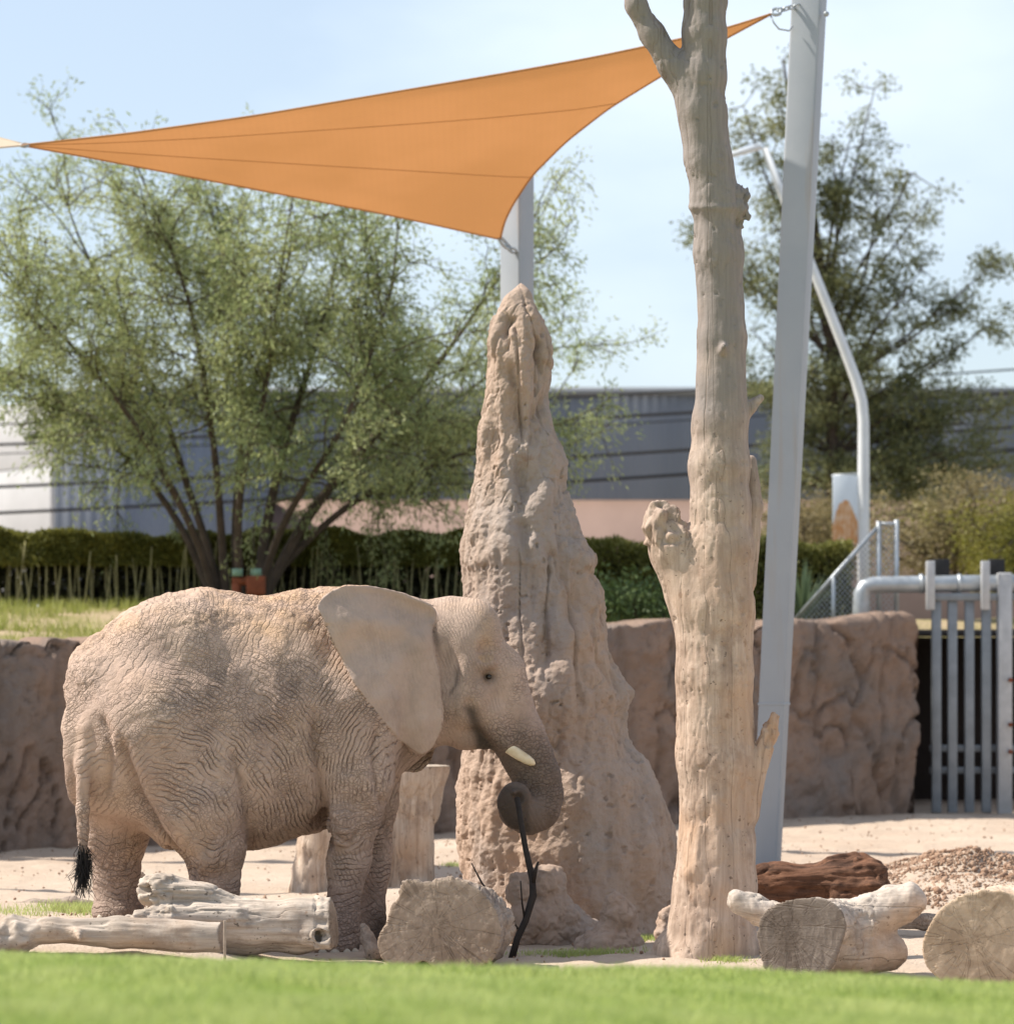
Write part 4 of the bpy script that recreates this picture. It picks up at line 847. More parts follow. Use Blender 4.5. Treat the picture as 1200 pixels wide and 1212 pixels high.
CB, CC, CA = (915, 15, 30.6), (592, 283, 33.6), (26, 171.5, 30.5)
def curve(pts, t):
    p = np.array([P(*q) for q in pts]); L = np.r_[0, np.cumsum(np.linalg.norm(np.diff(p, axis=0), axis=1))]; L /= L[-1]
    tt = np.linspace(0, 1, 200); r = np.stack([np.interp(tt, L, p[:, i]) for i in range(3)], 1); ker = np.hanning(25); ker /= ker.sum()
    r2 = np.stack([np.convolve(np.pad(r[:, i], 12, 'reflect', reflect_type='odd'), ker, 'valid') for i in range(3)], 1); r2[0], r2[-1] = r[0], r[-1]
    return np.stack([np.interp(t, tt, r2[:, i]) for i in range(3)], 1)
nu, nv = 120, 50; u = np.linspace(0, 1, nu); v_ = np.linspace(0, 1, nv)
e1 = curve([CB, (860, 33, 30.6), (790, 49, 30.6), (700, 68, 30.6), (600, 86, 30.6), (500, 103, 30.6), (300, 137, 30.5), (150, 158, 30.5), CA], u)
e2 = curve([CC, (520, 267, 33.3), (450, 252, 32.9), (330, 229, 32.2), (200, 204, 31.5), (100, 185, 30.9), CA], u)
c1 = curve([CB, (850, 50, 30.7), (780, 91, 31.), (720, 128, 31.4), (670, 167, 31.9), (630, 207, 32.4), (608, 240, 32.9), (597, 262, 33.3), CC], v_)
c2 = np.tile(P(*CA), (nv, 1))
U, Vv = u[:, None, None], v_[None, :, None]
patch = (1 - Vv) * e1[:, None] + Vv * e2[:, None] + (1 - U) * c1[None] + U * c2[None] - ((1 - U) * (1 - Vv) * e1[0] + U * (1 - Vv) * e1[-1] + (1 - U) * Vv * e2[0] + U * Vv * e2[-1])
V = patch.reshape(-1, 3); q = np.arange(nu - 1)[:, None] * nv + np.arange(nv - 1)[None]; Q = np.stack([q, q + 1, q + nv + 1, q + nv], -1).reshape(-1, 4)
sail = thing('shade_sail', P(*CC) * [1, 1, 1], 'taut orange shade sail stretched between steel columns above the elephant', 'shade sail')
fb = O('fabric', mesh_np('fabric', V, Q), m_sail, sail)
for vv in (.40, .72):
    i = int(vv * (nv - 1)); O('seam', tube_mesh('seam', [(patch[:, i], np.full(nu, .005))], 6), m_seam, sail)
for cu in (e1, e2, c1): O('hem', tube_mesh('hem', [(cu, np.full(len(cu), .010))], 6), m_seam, sail)
# columns
PB0 = P(906, 1030, 30.8); PB1 = P(962, -90, 30.8)
PB0[2] = gz(PB0[0], PB0[1]) - .05
def column(name, b0, b1, hw0, hw1, rz, label, grp=None):
    r = thing(name, b0, label, 'column', grp); O('shaft', prism('shaft', b0, b1, hw0, hw1, rz, .02), m_steel, r)
    O('cap_plate', box_mesh('cap_plate', [(np.array(b1) + [0, 0, .012], (hw1 * 1.1, hw1 * 1.1, .011), rz)], .003), m_galv, r); return r
colB = column('sail_column', PB0, PB1, .115, .140, R(-17), 'pale grey leaning steel column behind the dead trunk')
PC0 = P(612, 950, 34.1); PC0[2] = 0.; PC1 = P(612, 172, 34.1); PC0[2] = -.05
colC = column('sail_column', PC0, PC1, .125, .125, R(-38), 'light grey upright steel column rising behind the mound tip')
O('weld_band', box_mesh('weld_band', [(PB0 + (PB1 - PB0) * .18, (.124, .124, .012), R(-17))], .003), m_steel, colB)
O('bolt', tube_mesh('bolt', [([P(978, 16, 30.66), P(978, 16, 30.58)], [.025, .025])], 10), m_galv, colB)
# a second, cream sail shackled tip to tip with the orange one
m_cream = NT('cream_cloth', .75, .2).translucent((.66, .56, .44), .4)
K0, K1, K2 = P(33, 171.3, 30.5), P(-340, 78, 33.), P(-340, 206, 28.5)
cs = thing('shade_sail', K0, 'cream shade sail tip joined to the left point of the orange sail', 'shade sail')
tt = np.linspace(0, 1, 24); up_ = K0 + np.outer(tt, K1 - K0); lo_ = K0 + np.outer(tt, K2 - K0); vv = np.linspace(0, 1, 12)
pt = up_[:, None] * (1 - vv[None, :, None]) + lo_[:, None] * vv[None, :, None]; pt = pt + np.array([.5, 0, 0]) * (np.sin(np.pi * vv)[None, :, None] * tt[:, None, None] ** 4)
q = np.arange(23)[:, None] * 12 + np.arange(11)[None]; O('fabric', mesh_np('fabric', pt.reshape(-1, 3), np.stack([q, q + 1, q + 13, q + 12], -1).reshape(-1, 4)), m_cream, cs)
O('hem', tube_mesh('hem', [(up_, np.full(24, .008))], 6), m_cream, cs); O('hem', tube_mesh('hem', [(lo_, np.full(24, .008))], 6), m_cream, cs)
for q_, lab in ((K1, 'grey steel column carrying the far corner of the cream sail'), (K2, 'grey steel column carrying the near corner of the cream sail')):
    column('sail_column', np.array([q_[0] - .6, q_[1], -.05]), q_ + [-.4, 0, .4], .12, .12, R(20), lab)
# rigging: chain links and shackles, parts of the sail
def link_mesh(name, a, b, nl, r=.012, wd=.028):
    a = np.array(a); b = np.array(b); d = (b - a) / nl; ln = np.linalg.norm(d); t = d / ln; s1 = np.cross(t, [0, .6, .8]); s1 /= np.linalg.norm(s1); s2 = np.cross(t, s1); res = []
    for i in range(nl):
        s_ = s1 if i % 2 else s2; c = a + d * (i + .5); th = np.linspace(0, 2 * np.pi, 13); pts = c + np.outer(np.cos(th), t) * ln * .68 + np.outer(np.sin(th), s_) * wd
        res.append((pts, np.full(13, r)))
    return tube_mesh(name, res, 6)
O('corner_ring', link_mesh('corner_ring', P(*CB), P(922, 12, 30.62), 1, .016, .04), m_galv, sail)
O('chain', link_mesh('chain', P(921, 12, 30.62), P(946, 6, 30.70), 4, .009, .022), m_galv, sail)
O('loose_cable', tube_mesh('loose_cable', [([P(912, 18, 30.6), P(916, 27, 30.58), P(922, 34, 30.6), P(934, 36, 30.65), P(938, 30, 30.68)], np.full(5, .008))], 6), m_galv, sail)
O('corner_ring', link_mesh('corner_ring', P(*CC), P(600, 291, 33.7), 1, .016, .04), m_galv, sail)
O('chain', link_mesh('chain', P(599, 290, 33.7), P(609, 298, 33.93), 2, .013, .03), m_galv, sail)
O('corner_ring', link_mesh('corner_ring', P(*CA), K0, 1, .010, .025), m_galv, sail)
for q_ in (K1, K2): O('chain', link_mesh('chain', q_, q_ + np.array([-.35, 0, .02]), 4, .009, .022), m_galv, cs)

# ================================================================== TREES AND PLANTING
m_trunk = m_plain('tree_bark', (.085, .062, .048), .9, 0, .4, 6)
m_twig = m_plain('twig_bark', (.10, .085, .055), .9, 0, .3, 6)
def grow(p0, d0, ln, r0, nseg, curl, up):
    pts = [np.array(p0, float)]; d = np.array(d0, float); d /= np.linalg.norm(d)
    for i in range(nseg):
        d = d + rng.normal(size=3) * curl + np.array([0, 0, up]); d /= np.linalg.norm(d); pts.append(pts[-1] + d * ln / nseg)
    return np.array(pts), np.linspace(r0, r0 * .35, nseg + 1)
def spline(pts, n_=14):
    p = np.array(pts); L = np.r_[0, np.cumsum(np.linalg.norm(np.diff(p, axis=0), axis=1))]; t = np.linspace(0, L[-1], n_); r = np.stack([np.interp(t, L, p[:, i]) for i in range(3)], 1)
    for _ in range(2): r[1:-1] = (r[:-2] + r[1:-1] * 2 + r[2:]) / 4
    return r
def mesquite():
    Yt = 43.7; stems = [
        [(255, 712, 0), (240, 650, -.2), (205, 580, -.5), (165, 505, -.8), (105, 430, -1.), (30, 350, -1.2), (-25, 290, -1.3)],
        [(262, 712, .1), (245, 640, .2), (222, 580, .4), (200, 500, .6), (150, 390, .8), (90, 280, 1.), (70, 210, 1.1)],
        [(268, 712, 0), (262, 640, 0), (258, 560, -.2), (245, 470, -.3), (225, 350, -.5), (180, 240, -.6), (160, 190, -.6)],
        [(282, 712, .2), (276, 620, .4), (285, 545, .6), (290, 470, .8), (270, 350, 1.), (255, 230, 1.2)],
        [(285, 712, -.2), (280, 630, -.5), (285, 560, -.7), (315, 470, -1.), (330, 340, -1.4), (345, 240, -1.6)],
        [(303, 712, 0), (312, 640, .2), (325, 570, .4), (345, 500, .7), (380, 390, 1.), (405, 280, 1.2)],
        [(308, 712, -.1), (320, 650, -.4), (350, 590, -.8), (400, 520, -1.2), (440, 420, -1.5), (470, 320, -1.6)],
        [(310, 712, .1), (335, 660, .1), (380, 585, .1), (440, 520, 0), (520, 430, -.1), (570, 360, -.1), (610, 300, 0)],
        [(312, 712, .2), (340, 645, .6), (395, 570, 1.), (470, 515, 1.4), (545, 470, 1.7), (600, 430, 1.9), (640, 380, 2.)],
        [(303, 712, .1), (345, 655, .2), (420, 590, .3), (520, 548, .4), (590, 520, .5), (650, 495, .6)],
        [(252, 712, .1), (225, 640, .3), (180, 570, .5), (130, 520, .6), (60, 480, .7), (0, 450, .8)]]
    bz = P(285, 705, Yt)[2]; trunk_p, twig_p, LC, LD = [], [], [], []
    for si, s_ in enumerate(stems):
        pts = spline([P(a, b, Yt + c) for a, b, c in s_], 16); rad = np.linspace(.060, .009, 16) * (1 + .35 * (si in (5, 7))); trunk_p.append((pts, rad))
        for b in range(18):
            t = rng.uniform(.42, 1.); i = int(t * 15); base = pts[i]; tan = pts[min(i + 1, 15)] - pts[max(i - 1, 0)]; tan /= np.linalg.norm(tan)
            d = tan * .8 + rng.normal(size=3) * .75; d[2] = d[2] * .7 + .25
            bp, br_ = grow(base, d, rng.uniform(.8, 1.9), .014, 7, .22, .05); twig_p.append((bp, br_))
            for tw in range(12):
                j = rng.integers(1, 8); tp, tr_ = grow(bp[j], (bp[j] - bp[j - 1]) + rng.normal(size=3) * .25, rng.uniform(.35, .85), .007, 5, .3, -.04); twig_p.append((tp, tr_))
                m = 44; f = rng.random(m) * 4.99; k = f.astype(int); c_ = tp[k] + (tp[k + 1] - tp[k]) * (f - k)[:, None] + rng.normal(size=(m, 3)) * .085
                LC.append(c_); LD.append(np.tile((tp[-1] - tp[0]) / np.linalg.norm(tp[-1] - tp[0]) + [0, 0, -.4], (m, 1)))
        # low weeping sprays
        for b in range(7):
            i = rng.integers(5, 13); d = rng.normal(size=3); d[2] = -.1 + .3 * abs(d[2]); bp, br_ = grow(pts[i], d, rng.uniform(.8, 1.5), .016, 6, .25, -.10); twig_p.append((bp, br_))
            for tw in range(6):
                j = rng.integers(2, 7); tp, tr_ = grow(bp[j], rng.normal(size=3) * .6 + [0, 0, -.5], rng.uniform(.3, .7), .006, 4, .25, -.06); twig_p.append((tp, tr_))
                m = 30; f = rng.random(m) * 3.99; k = f.astype(int); LC.append(tp[k] + (tp[k + 1] - tp[k]) * (f - k)[:, None] + rng.normal(size=(m, 3)) * .06); LD.append(np.tile([0, 0, -1.], (m, 1)))
    r = thing('mesquite_tree', P(285, 712, Yt), 'broad feathery green tree with many dark stems behind the hedge', 'tree')
    V, Q = tubes(trunk_p, 8); O('trunk', mesh_np('trunk', V, Q), m_trunk, r)
    V, Q = tubes(twig_p, 4); tag(O('branches', mesh_np('branches', V, Q), m_twig, r), kind='stuff')
    V, Q = leaves(np.concatenate(LC), .085, .012, np.concatenate(LD), .6); O('crown', mesh_np('crown', V, Q, False), m_leaf('mesquite_leaf', (.225, .30, .145), (.35, .39, .19), .5, .6), r)
mesquite()
def clump_tree(name, Yt, trunkpts, limbs, leafL, leafW, ncl, nleaf, mat, label, r0=.14, spread=.28, taper=.03, cat='tree', droop=-.2):
    tp = spline([P(a, b, Yt + c) for a, b, c in trunkpts], 18); paths = [(tp, np.linspace(r0, taper, 18))]; tw = []; LC = []; LD = []
    for (a, b, c, size) in limbs:
        end = P(a, b, Yt + c); i = int(np.argmin(np.linalg.norm(tp - (end * .55 + tp[9] * .45) - [0, 0, -.35], axis=1))); i = min(max(i - 2, 1), 16)
        mid = (tp[i] + end) / 2 + rng.normal(size=3) * .12; lp = spline([tp[i], mid, end], 8); paths.append((lp, np.linspace(.035, .008, 8)))
        for _ in range(ncl):
            j = rng.integers(3, 8); c_ = lp[j] + rng.normal(size=3) * spread * size * np.array([1, 1, .62]); tw.append((np.array([lp[j], (lp[j] + c_) / 2 + rng.normal(size=3) * .04, c_]), np.array([.012, .009, .004])))
            m = nleaf; q = c_ + rng.normal(size=(m, 3)) * .125 * np.array([1, 1, .7]) * (.7 + .3 * size); LC.append(q); d = (q - c_); d /= np.linalg.norm(d, axis=1, keepdims=True) + 1e-6; LD.append(d + [0, 0, droop])
    r = thing(name, P(trunkpts[0][0], trunkpts[0][1], Yt + trunkpts[0][2]), label, cat)
    V, Q = tubes(paths, 8); O('trunk', mesh_np('trunk', V, Q), m_trunk, r); V, Q = tubes(tw, 4); tag(O('branches', mesh_np('branches', V, Q), m_twig, r), kind='stuff')
    V, Q = leaves(np.concatenate(LC), leafL, leafW, np.concatenate(LD), .7); O('crown', mesh_np('crown', V, Q, False), mat, r); return r
m_gum = m_leaf('gum_leaf', (.10, .13, .075), (.22, .235, .11), .4, .7)
clump_tree('evergreen_tree', 58., [(988, 735, 0), (986, 640, 0), (985, 500, .1), (984, 400, 0), (972, 300, 0), (950, 200, 0), (932, 120, 0), (926, 70, 0)],
    [(928, 70, 0, .7), (922, 110, 0, .7), (1035, 105, .3, .8), (1010, 150, .3, .7), (985, 160, -.3, .6), (880, 125, -.3, .9), (900, 165, .4, .9), (1080, 205, -.4, .9), (1100, 235, .5, .9), (1040, 230, 0, 1.), (965, 240, .4, 1.), (905, 250, -.4, .9), (825, 272, .2, .6), (880, 300, .3, .9), (930, 320, -.6, 1.),
     (1020, 330, .6, 1.1), (1090, 320, -.3, .8), (1150, 350, .2, .8), (1180, 310, 0, .8), (1190, 370, .4, .7), (1130, 410, .3, .9), (1060, 400, -.6, 1.1), (980, 390, .6, 1.), (890, 390, .4, .9), (850, 440, 0, .6), (900, 450, -.5, .9), (1010, 450, .8, 1.), (1100, 465, -.4, 1.), (1150, 470, .5, .7),
     (940, 500, .3, 1.), (1060, 520, .5, 1.), (1130, 530, -.5, 1.), (1190, 520, .3, 1.), (900, 560, .4, 1.), (990, 570, -.6, 1.), (1090, 570, 0, 1.), (1170, 590, .4, 1.1), (950, 610, .2, .9), (1050, 470, .3, 1.), (1090, 500, .2, 1.2), (1140, 500, -.2, 1.2), (1190, 480, .5, 1.), (1040, 540, -.3, 1.2), (1150, 560, .2, 1.3), (1210, 550, .2, 1.2), (930, 540, 0, 1.1), (1000, 520, .5, 1.1), (960, 440, -.4, 1.), (1000, 300, -.4, .9), (940, 270, .3, .9), (1040, 370, .2, 1.)],
    .085, .020, 13, 90, m_gum, 'tall open dark green tree behind the leaning column and bent mast', .15, .30, .012)
m_dry = m_leaf('dry_shrub_leaf', (.20, .165, .085), (.27, .24, .12), .35, .8)
for (a, b, Ys, wd, ht, mt, lab) in ((1130, 690, 52., 110, 120, m_dry, 'brownish green bush behind the gate pipe'), (960, 700, 54., 75, 120, m_dry, 'dull olive bush behind the banner and hedge end'), (1205, 700, 50.5, 60, 90, m_leaf('yellow_shrub_leaf', (.16, .17, .03), (.24, .23, .05), .35), 'low yellow green bush beside the gate')):
    lim = [(a + wd * math.cos(k * 2.4) * random.uniform(.3, 1), b - ht * random.uniform(.25, 1), random.uniform(-.8, .8), random.uniform(.8, 1.2)) for k in range(20)]
    clump_tree('bush', Ys, [(a, b + 12, 0), (a, b - ht * .2, 0), (a + 6, b - ht * .4, 0)], lim, .06, .014, 12, 70, mt, lab, .05, .3, .02, 'bush')

# hedge: bare stems below, leafy top
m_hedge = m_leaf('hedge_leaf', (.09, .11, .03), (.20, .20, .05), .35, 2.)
m_stem = m_plain('hedge_stem', (.34, .31, .16), .85, 0, .3, 10); m_core = m_leaf('hedge_inner_shade', (.030, .034, .016), (.045, .045, .02), .1, 3.)  # inner leaves coloured near black to stand for shade inside the hedge
def hedge(name, px0, px1, Yh, ytop, ybot, yleaf, nleaf, nstem, label, depth=1.1):
    a = P(px0, 700, Yh)[0]; b = P(px1, 700, Yh)[0]; zt = P(0, ytop, Yh)[2]; zl = P(0, yleaf, Yh)[2]; zb = P(0, ybot, Yh)[2] - .15
    r = thing(name, ((a + b) / 2, Yh + depth / 2, zb), label, 'hedge')
    m = nleaf; X = rng.uniform(a, b, m); side = rng.random(m)
    top = zt + .07 * fbm(np.c_[X, 0 * X, 0 * X], 2.2, 3, 4)
    Yl = np.where(side < .5, Yh + np.abs(rng.normal(size=m)) * .16, Yh + rng.random(m) * depth); tz_ = np.where(side < .5, zl + (top - zl) * rng.random(m) ** .85, top - np.abs(rng.normal(size=m)) * .09)
    Yl = Yl + .12 * fbm(np.c_[X, tz_, 0 * X], 2., 3, 7) + .25 * ((top - tz_) < .15) * 0
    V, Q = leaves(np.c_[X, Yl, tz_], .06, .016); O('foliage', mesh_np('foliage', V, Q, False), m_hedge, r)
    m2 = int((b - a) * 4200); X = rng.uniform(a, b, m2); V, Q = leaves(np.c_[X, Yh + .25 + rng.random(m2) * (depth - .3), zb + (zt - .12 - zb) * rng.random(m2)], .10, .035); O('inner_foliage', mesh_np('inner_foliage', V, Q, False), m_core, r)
    protos = []
    for k in range(6):
        p_, _ = grow((0, 0, 0), (0, 0, 1), zl + .25 - zb, .012, 6, .035, .05); protos.append(tube_mesh('stem', [(p_, np.linspace(.013, .008, 7))], 6))
    for k in range(nstem):
        o = O('stem', protos[k % 6], m_stem, r); xk = a + (b - a) * (k + .5 + random.uniform(-.35, .35)) / nstem
        o.location = Vector((xk, Yh + random.uniform(-.05, .3), zb)) - r.location; o.rotation_euler = (random.uniform(-.03, .03), random.uniform(-.06, .06), random.uniform(0, 6))
        sc_ = random.uniform(.8, 1.1); o.scale = (1, 1, sc_)
hedge('hedge', -60, 570, 44.6, 630, 742, 668, 110000, 120, 'long clipped hedge on bare pale stems behind the elephant back')
hedge('hedge', 640, 1010, 45.0, 640, 745, 735, 24000, 10, 'dense dark green hedge between the mound and the fence')
def spiky(name, px, py, Y, n_, ht, mat, label):
    x, y, z = P(px, py, Y); V, Fq = [], []
    for i in range(n_):
        a = random.uniform(0, 6.28); ln = ht * random.uniform(.7, 1.15); le = random.uniform(.15, .9); w_ = .018
        d = np.array([math.cos(a) * le, math.sin(a) * le, 1.]); d /= np.linalg.norm(d); s_ = np.array([-math.sin(a), math.cos(a), 0]) * w_; b = len(V); o = np.array([x, y, z])
        V += [o - s_, o + s_, o + d * ln * .6 + s_ * .9, o + d * ln * .6 - s_ * .9, o + d * ln + np.array([0, 0, -.12 * le])]; Fq += [[b, b + 1, b + 2], [b, b + 2, b + 3], [b + 3, b + 2, b + 4]]
    return tag(O(name, mesh_np(name, V, Fq, False), mat), label, 'plant')
m_agave = m_leaf('agave_leaf', (.10, .16, .085), (.16, .22, .13), .2, 2.); m_herb = m_leaf('herb_leaf', (.06, .11, .035), (.12, .17, .07), .3, 3.)
spiky('spiky_plant', 950, 738, 43.3, 60, .8, m_agave, 'spiky grey green plant above the wall beside the leaning column')
for px, lab in ((712, 'leafy green plant on the wall top close to the mound'), (752, 'leafy green plant on the wall top midway to the dead trunk'), (786, 'leafy green plant on the wall top behind the dead trunk')):
    x, y, z = P(px, 732, 41.5); C = np.array([x, y, z]) + rng.normal(size=(900, 3)) * np.array([.17, .2, .16]) + [0, 0, .22]; V, Q = leaves(C, .07, .016)
    Vs, Qs = tubes([(np.array([[x, y, z - .1], [x + .02 * k, y, z + .3]]), np.array([.01, .006])) for k in range(-3, 4)], 5)
    r = thing('leafy_plant', (x, y, z), lab, 'plant'); O('foliage', mesh_np('foliage', V, Q, False), m_herb, r); tag(O('stems', mesh_np('stems', Vs, Qs), m_twig, r), kind='stuff')

# ================================================================== VALVE, FENCE, GATE, MAST
m_rust = m_plain('rusty_red', (.26, .075, .035), .7, .2, .35, 9); m_gvalve = m_plain('green_paint', (.22, .34, .26), .5, 0, .2, 8)
vx = P(292, 716, 42.9); va = thing('pipe_valve', vx, 'rust red pipe valve with pale green handles below the tree', 'valve')
O('pipe', tube_mesh('pipe', [([P(275, 688, 42.9), P(310, 687, 42.9)], [.055, .055])], 12), m_rust, va)
for px in (280, 303): O('riser', tube_mesh('riser', [([P(px, 720, 42.9), P(px, 688, 42.9)], [.06, .06])], 12), m_rust, va)
O('valve_body', box_mesh('valve_body', [(P(303, 693, 42.85), (.12, .08, .12))], .02), m_rust, va)
for px in (281, 303): O('handwheel', tube_mesh('handwheel', [([P(px, 682, 42.85), P(px, 673, 42.85)], [.07, .07])], 14), m_gvalve, va)
YF = 42.9
fe = thing('chain_link_fence', P(1040, 735, YF), 'short sloping chain link fence with galvanised posts on the wall end', 'fence')
for px, y0_, y1_ in ((1040, 742, 617), (1061, 742, 615), (986, 742, 683)): O('post', tube_mesh('post', [([P(px, y0_ + 20, YF), P(px, y1_, YF)], [.030, .030])], 12), m_galv, fe)
for a, b in (((936, 738), (1040, 622)), ((1040, 620), (1061, 620))): O('rail', tube_mesh('rail', [([P(*a, YF), P(*b, YF)], [.024, .024])], 10), m_galv, fe)
wires = []
def topy(px): return 738 - 116 * (px - 936) / 104 if px < 1040 else 620
for sgn in (1, -1):
    for c_ in np.arange(300, 2200, 7.):
        seg = []
        for px in np.linspace(938, 1061, 90):
            py = c_ + sgn * (px - 1000) * 1.15
            if topy(px) < py < 742: seg.append(P(px, py, YF))
        if len(seg) > 3: wires.append((np.array([seg[0], seg[-1]]), np.array([.0042, .0042])))
V, Q = tubes(wires, 4); tag(O('wire_mesh', mesh_np('wire_mesh', V, Q), m_galv, fe), kind='stuff')
YG = 42.6
m_bar = m_plain('gate_steel', (.24, .26, .285), .45, .3, .22, 5); m_black = m_plain('black_rubber', (.02, .02, .022), .6, 0, .2, 8); m_pale = m_plain('pale_steel', (.46, .46, .47), .45, .2, .2, 5)  # paler steel for the gate post and hangers
ga = thing('gate', P(1145, 962, YG), 'heavy blue grey steel bar gate hung from a thick pipe', 'gate')
zg = gz(*P(1145, 962, YG)[:2]) + .01
def gbox(px0, py0, px1, py1, Y, dy, nm, mat, par, bev=.008):
    a = P(px0, py0, Y); b = P(px1, py1, Y); c = (a + b) / 2; hs = np.abs(b - a) / 2; return O(nm, box_mesh(nm, [(c, (hs[0], dy, hs[2]))], bev), mat, par)
for px in (1108, 1127, 1147, 1167, 1216, 1236, 1256): gbox(px - 5.5, 709, px + 5.5, 962, YG, .05, 'bar', m_bar, ga)
gbox(1096, 702, 1180, 711, YG - .07, .04, 'top_rail', m_bar, ga); gbox(1198, 702, 1262, 711, YG - .07, .04, 'top_rail', m_bar, ga)
for yy in (882, 908): gbox(1100, yy, 1262, yy + 8, YG + .12, .03, 'cross_rail', m_bar, ga)
gbox(1180, 678, 1197, 964, YG - .05, .09, 'post', m_pale, ga, .02)
for px in (1101, 1166): gbox(px - 5, 664, px + 5, 722, YG - .16, .05, 'hanger', m_pale, ga)
for px in (1114, 1179): gbox(px - 9, 662, px + 9, 686, YG + .10, .08, 'roller_box', m_black, ga)
for yy in (805, 858, 890): O('bolt', tube_mesh('bolt', [([P(1196, yy, YG - .13), P(1196, yy, YG - .20)], [.028, .028])], 10), m_rust, ga)
gr = thing('gate_pipe', P(1018, 740, YG + .35), 'thick galvanised horizontal pipe with a downturned elbow above the gate', 'pipe')
O('pipe', tube_mesh('pipe', [([P(1019, 790, YG), P(1019, 715, YG), P(1020, 702, YG), P(1024, 695, YG), P(1032, 692.5, YG), P(1050, 692, YG), P(1280, 689, YG)], np.array([10, 10, 10, 10, 10, 10, 10]) * YG / F)], 18), m_galv, gr)
for px in (1090, 1135): O('collar', tube_mesh('collar', [([P(px - 2, 691, YG), P(px + 2, 691, YG)], [.125, .125])], 18), m_galv, gr)
m_dark = m_plain('shade_backdrop_panel', (.05, .043, .04), .8, 0, .3, 3)  # dark panels added behind the gate to stand for its shaded interior
sh_ = thing('shade_backdrop', (6.4, 46.2, 0), 'added dark panels standing for the shade behind the gate bars', 'backdrop')
O('shade_rear_panel', box_mesh('shade_rear_panel', [((6.6, 46.9, 1.1), (1.55, .08, 1.12))], .01), m_dark, sh_); O('shade_side_panel', box_mesh('shade_side_panel', [((5.02, 45.0, 1.1), (.07, 1.95, 1.12))], .01), m_dark, sh_); O('roof', box_mesh('roof', [((6.6, 45.9, 2.27), (1.7, 1.2, .04))], .01), m_dark, sh_)  # rear, side and roof panels added to stand for shade
# bent mast with its banner
YM = 50.; ma = thing('bent_mast', P(1022, 720, YM), 'white bent tubular mast leaning over behind the leaning column', 'mast')
mp_ = [(1022, 735, 7.2), (1022, 640, 7.2), (1022, 560, 7), (1022, 500, 6.6), (1020, 475, 6.4), (1013, 450, 6.2), (1000, 415, 6), (962, 318, 5.4), (930, 240, 5), (905, 175, 4.4), (900, 173, 4), (862, 184, 3.4), (850, 187, 3.2)]
O('tube', tube_mesh('tube', [([P(a, b, YM) for a, b, _ in mp_], np.array([c for _, _, c in mp_]) * YM / F)], 14), m_plain('white_tube', (.70, .72, .74), .4, .1, .12, 3), ma)
n = NT('banner_print', .7, .2); v = n.coord(src='Generated'); sx = n.n('ShaderNodeSeparateXYZ'); n.l(v, sx.inputs[0]); nz1 = n.noise(v, 4.5, 4)
hgt = n.math('ADD', n.math('MULTIPLY', n.math('POWER', n.math('ABSOLUTE', n.math('SUBTRACT', sx.outputs[0], .5)), 2.), -1.3), .62); hgt = n.math('ADD', hgt, n.math('MULTIPLY', n.math('SUBTRACT', nz1, .5), .2))
msk = n.math('LESS_THAN', sx.outputs[2], hgt); art = n.mix(n.ramp(n.noise(v, 7, 4), [(.4, 0.), (.65, 1.)]), (.62, .30, .12), (.72, .52, .36)); m_ban = n.done(n.mix(msk, (.74, .80, .86), art))
bn = thing('banner', P(1002, 640, YM), 'small pale banner printed with an orange shape, hung on the bent mast', 'banner')
O('cloth', box_mesh('cloth', [((P(985, 563, YM) + P(1015, 643, YM)) / 2 + [0, -.02, 0], (.185, .006, .50))], .002), m_ban, bn); O('bracket', tube_mesh('bracket', [([P(984, 563, YM), P(1022, 560, YM)], [.015, .015])], 8), m_galv, bn)

# ================================================================== BUILDINGS, CABLES
n = NT('blue_grey_cladding', .6, .3); v = n.coord(); wv = n.n('ShaderNodeTexWave'); wv.inputs['Scale'].default_value = 1.2; n.l(v, wv.inputs[0])
m_clad = n.done(n.mix(n.ramp(n.noise(n.coord((1, 1, .2)), .5, 5), [(.4, 0.), (.65, 1.)]), (.125, .145, .185), (.165, .185, .225)), n.bump(wv.outputs['Fac'], .03, .5))
m_stucco = m_plain('pink_stucco', (.29, .205, .175), .9, 0, .15, .6); m_white = m_plain('white_panel', (.47, .47, .48), .7, 0, .1, .8); m_roof = m_plain('roof_trim', (.20, .22, .25), .6, 0, .1, 2)
def wz(py, Y): return H - (py - YH) / F * Y
YB = 92.; b = thing('warehouse', (12, YB, 2.), 'long blue grey warehouse with a pinkish lower wall behind the trees', 'building')
x0, x1_ = P(58, 0, YB)[0], P(1900, 0, YB)[0]; zm = wz(592, YB); zt = wz(468, YB)
O('lower_wall', box_mesh('lower_wall', [(((x0 + x1_) / 2, YB + 10, zm / 2), ((x1_ - x0) / 2, 10, zm / 2))]), m_stucco, b)
npan = 9
for i in range(npan):
    a = x0 + (x1_ - x0) * i / npan; c_ = x0 + (x1_ - x0) * (i + 1) / npan
    O('cladding_panel', box_mesh('cladding_panel', [(((a + c_) / 2, YB + 9.9, (zm + zt) / 2), ((c_ - a) / 2 - .012, 10.1, (zt - zm) / 2))], .01), m_clad, b)
O('roof_trim', box_mesh('roof_trim', [(((x0 + x1_) / 2, YB + 9.9, zt + .10), ((x1_ - x0) / 2 + .1, 10.25, .10))]), m_roof, b)
YW = 84.; cw = P(62, 0, YW); ang = R(-58); wl = 16.; b2 = thing('white_building', (cw[0] - 5, YW + 4, 2.), 'sunlit white panelled building end behind the left tree', 'building')
ztw = wz(470, YW); dirw = np.array([math.cos(R(122)), math.sin(R(122))])      # facade runs back to the left so that it faces the sun
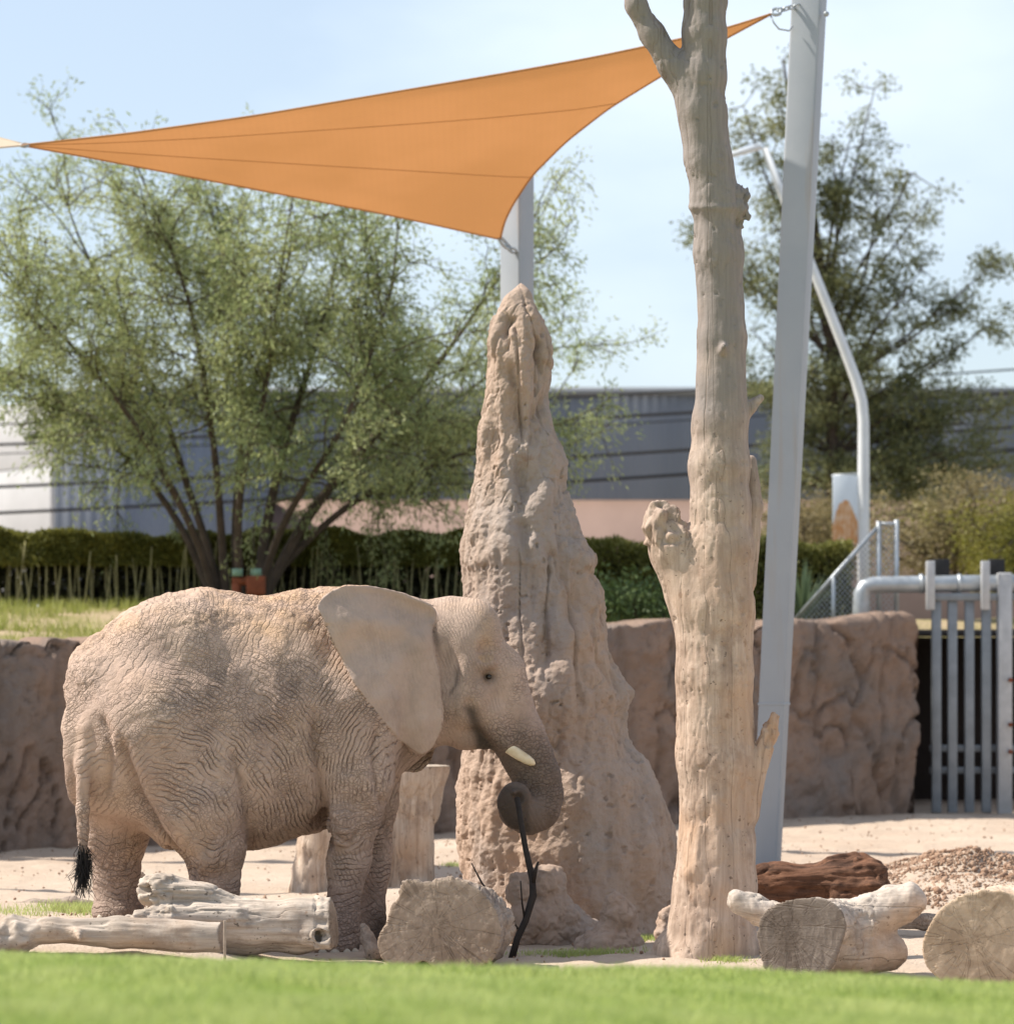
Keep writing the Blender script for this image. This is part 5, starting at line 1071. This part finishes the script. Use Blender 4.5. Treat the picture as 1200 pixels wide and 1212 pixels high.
hz = ztw / 2; npn = 5; nrm = np.array([dirw[1], -dirw[0]])
core_c = np.array([cw[0], YW]) + dirw * wl / 2 + nrm * 3.05
O('core', box_mesh('core', [((core_c[0], core_c[1], hz - .05), (wl / 2 - .02, 3., hz - .05), R(122))]), m_clad, b2)
for i in range(npn):
    z0_ = ztw * i / npn; z1_ = ztw * (i + 1) / npn; pc = np.array([cw[0], YW]) + dirw * wl / 2 + nrm * 0.0
    O('wall_panel', box_mesh('wall_panel', [((pc[0], pc[1], (z0_ + z1_) / 2), (wl / 2, .05, (z1_ - z0_) / 2 - .015), R(122))], .008), m_white, b2)
m_cable = m_plain('black_cable', (.02, .02, .022), .6, 0, .1, 3); m_pole = m_plain('utility_pole_wood', (.16, .11, .075), .9, 0, .3, 4)
YP = 70.
poles = {}
for px, lab in ((-260, 'brown wooden utility pole left of the white building'), (1460, 'brown wooden utility pole right of the warehouse trees')):
    q = P(px, 700, YP); r = thing('utility_pole', (q[0], YP + .2, 2.), lab, 'utility pole'); zt_ = wz(390, YP)
    O('mast', tube_mesh('mast', [([(q[0], YP + .2, 1.5), (q[0], YP + .2, zt_)], [.15, .11])], 12), m_pole, r); O('crossarm', box_mesh('crossarm', [((q[0], YP + .06, zt_ - .5), (.9, .05, .06))], .01), m_pole, r)
cab = [(497, 432, 0.022, 'topmost thin black cable crossing just above the warehouse roof'), (521, 459, 0.034, 'thick black cable crossing the upper warehouse wall, second from the top'), (532, 467, .014, 'very thin dark wire just under the second cable'),
       (571, 500, 0.037, 'thick black cable crossing the warehouse wall, second from the bottom'), (602, 528, 0.037, 'lowest thick black cable crossing the warehouse wall above the pinkish part')]
for yl, yr, rr, lab in cab:
    t = np.linspace(-260, 1460, 30); yy = yl + (yr - yl) * t / 1200 + 10 * (((t - 600) / 860) ** 2 - 1) * -1 - 10 * (1 - ((600 / 860) ** 2)) * 0
    tag(O('power_cable', tube_mesh('power_cable', [([P(a, b_, YP) for a, b_ in zip(t, yy)], np.full(30, rr))], 6), m_cable), lab, 'cable', 'cables strung before the warehouse')
ins = O('cable_splice', tube_mesh('cable_splice', [([P(30, 519, YP - .05), P(36, 516, YP - .05), P(54, 516, YP - .05), P(60, 519, YP - .05)], [.03, .08, .08, .03])], 10), m_cable); tag(ins, 'black splice case hanging on the second cable before the white building', 'splice case')
print('SCENE BUILT', sum(len(o.data.polygons) for o in bpy.data.objects if o.type == 'MESH'))
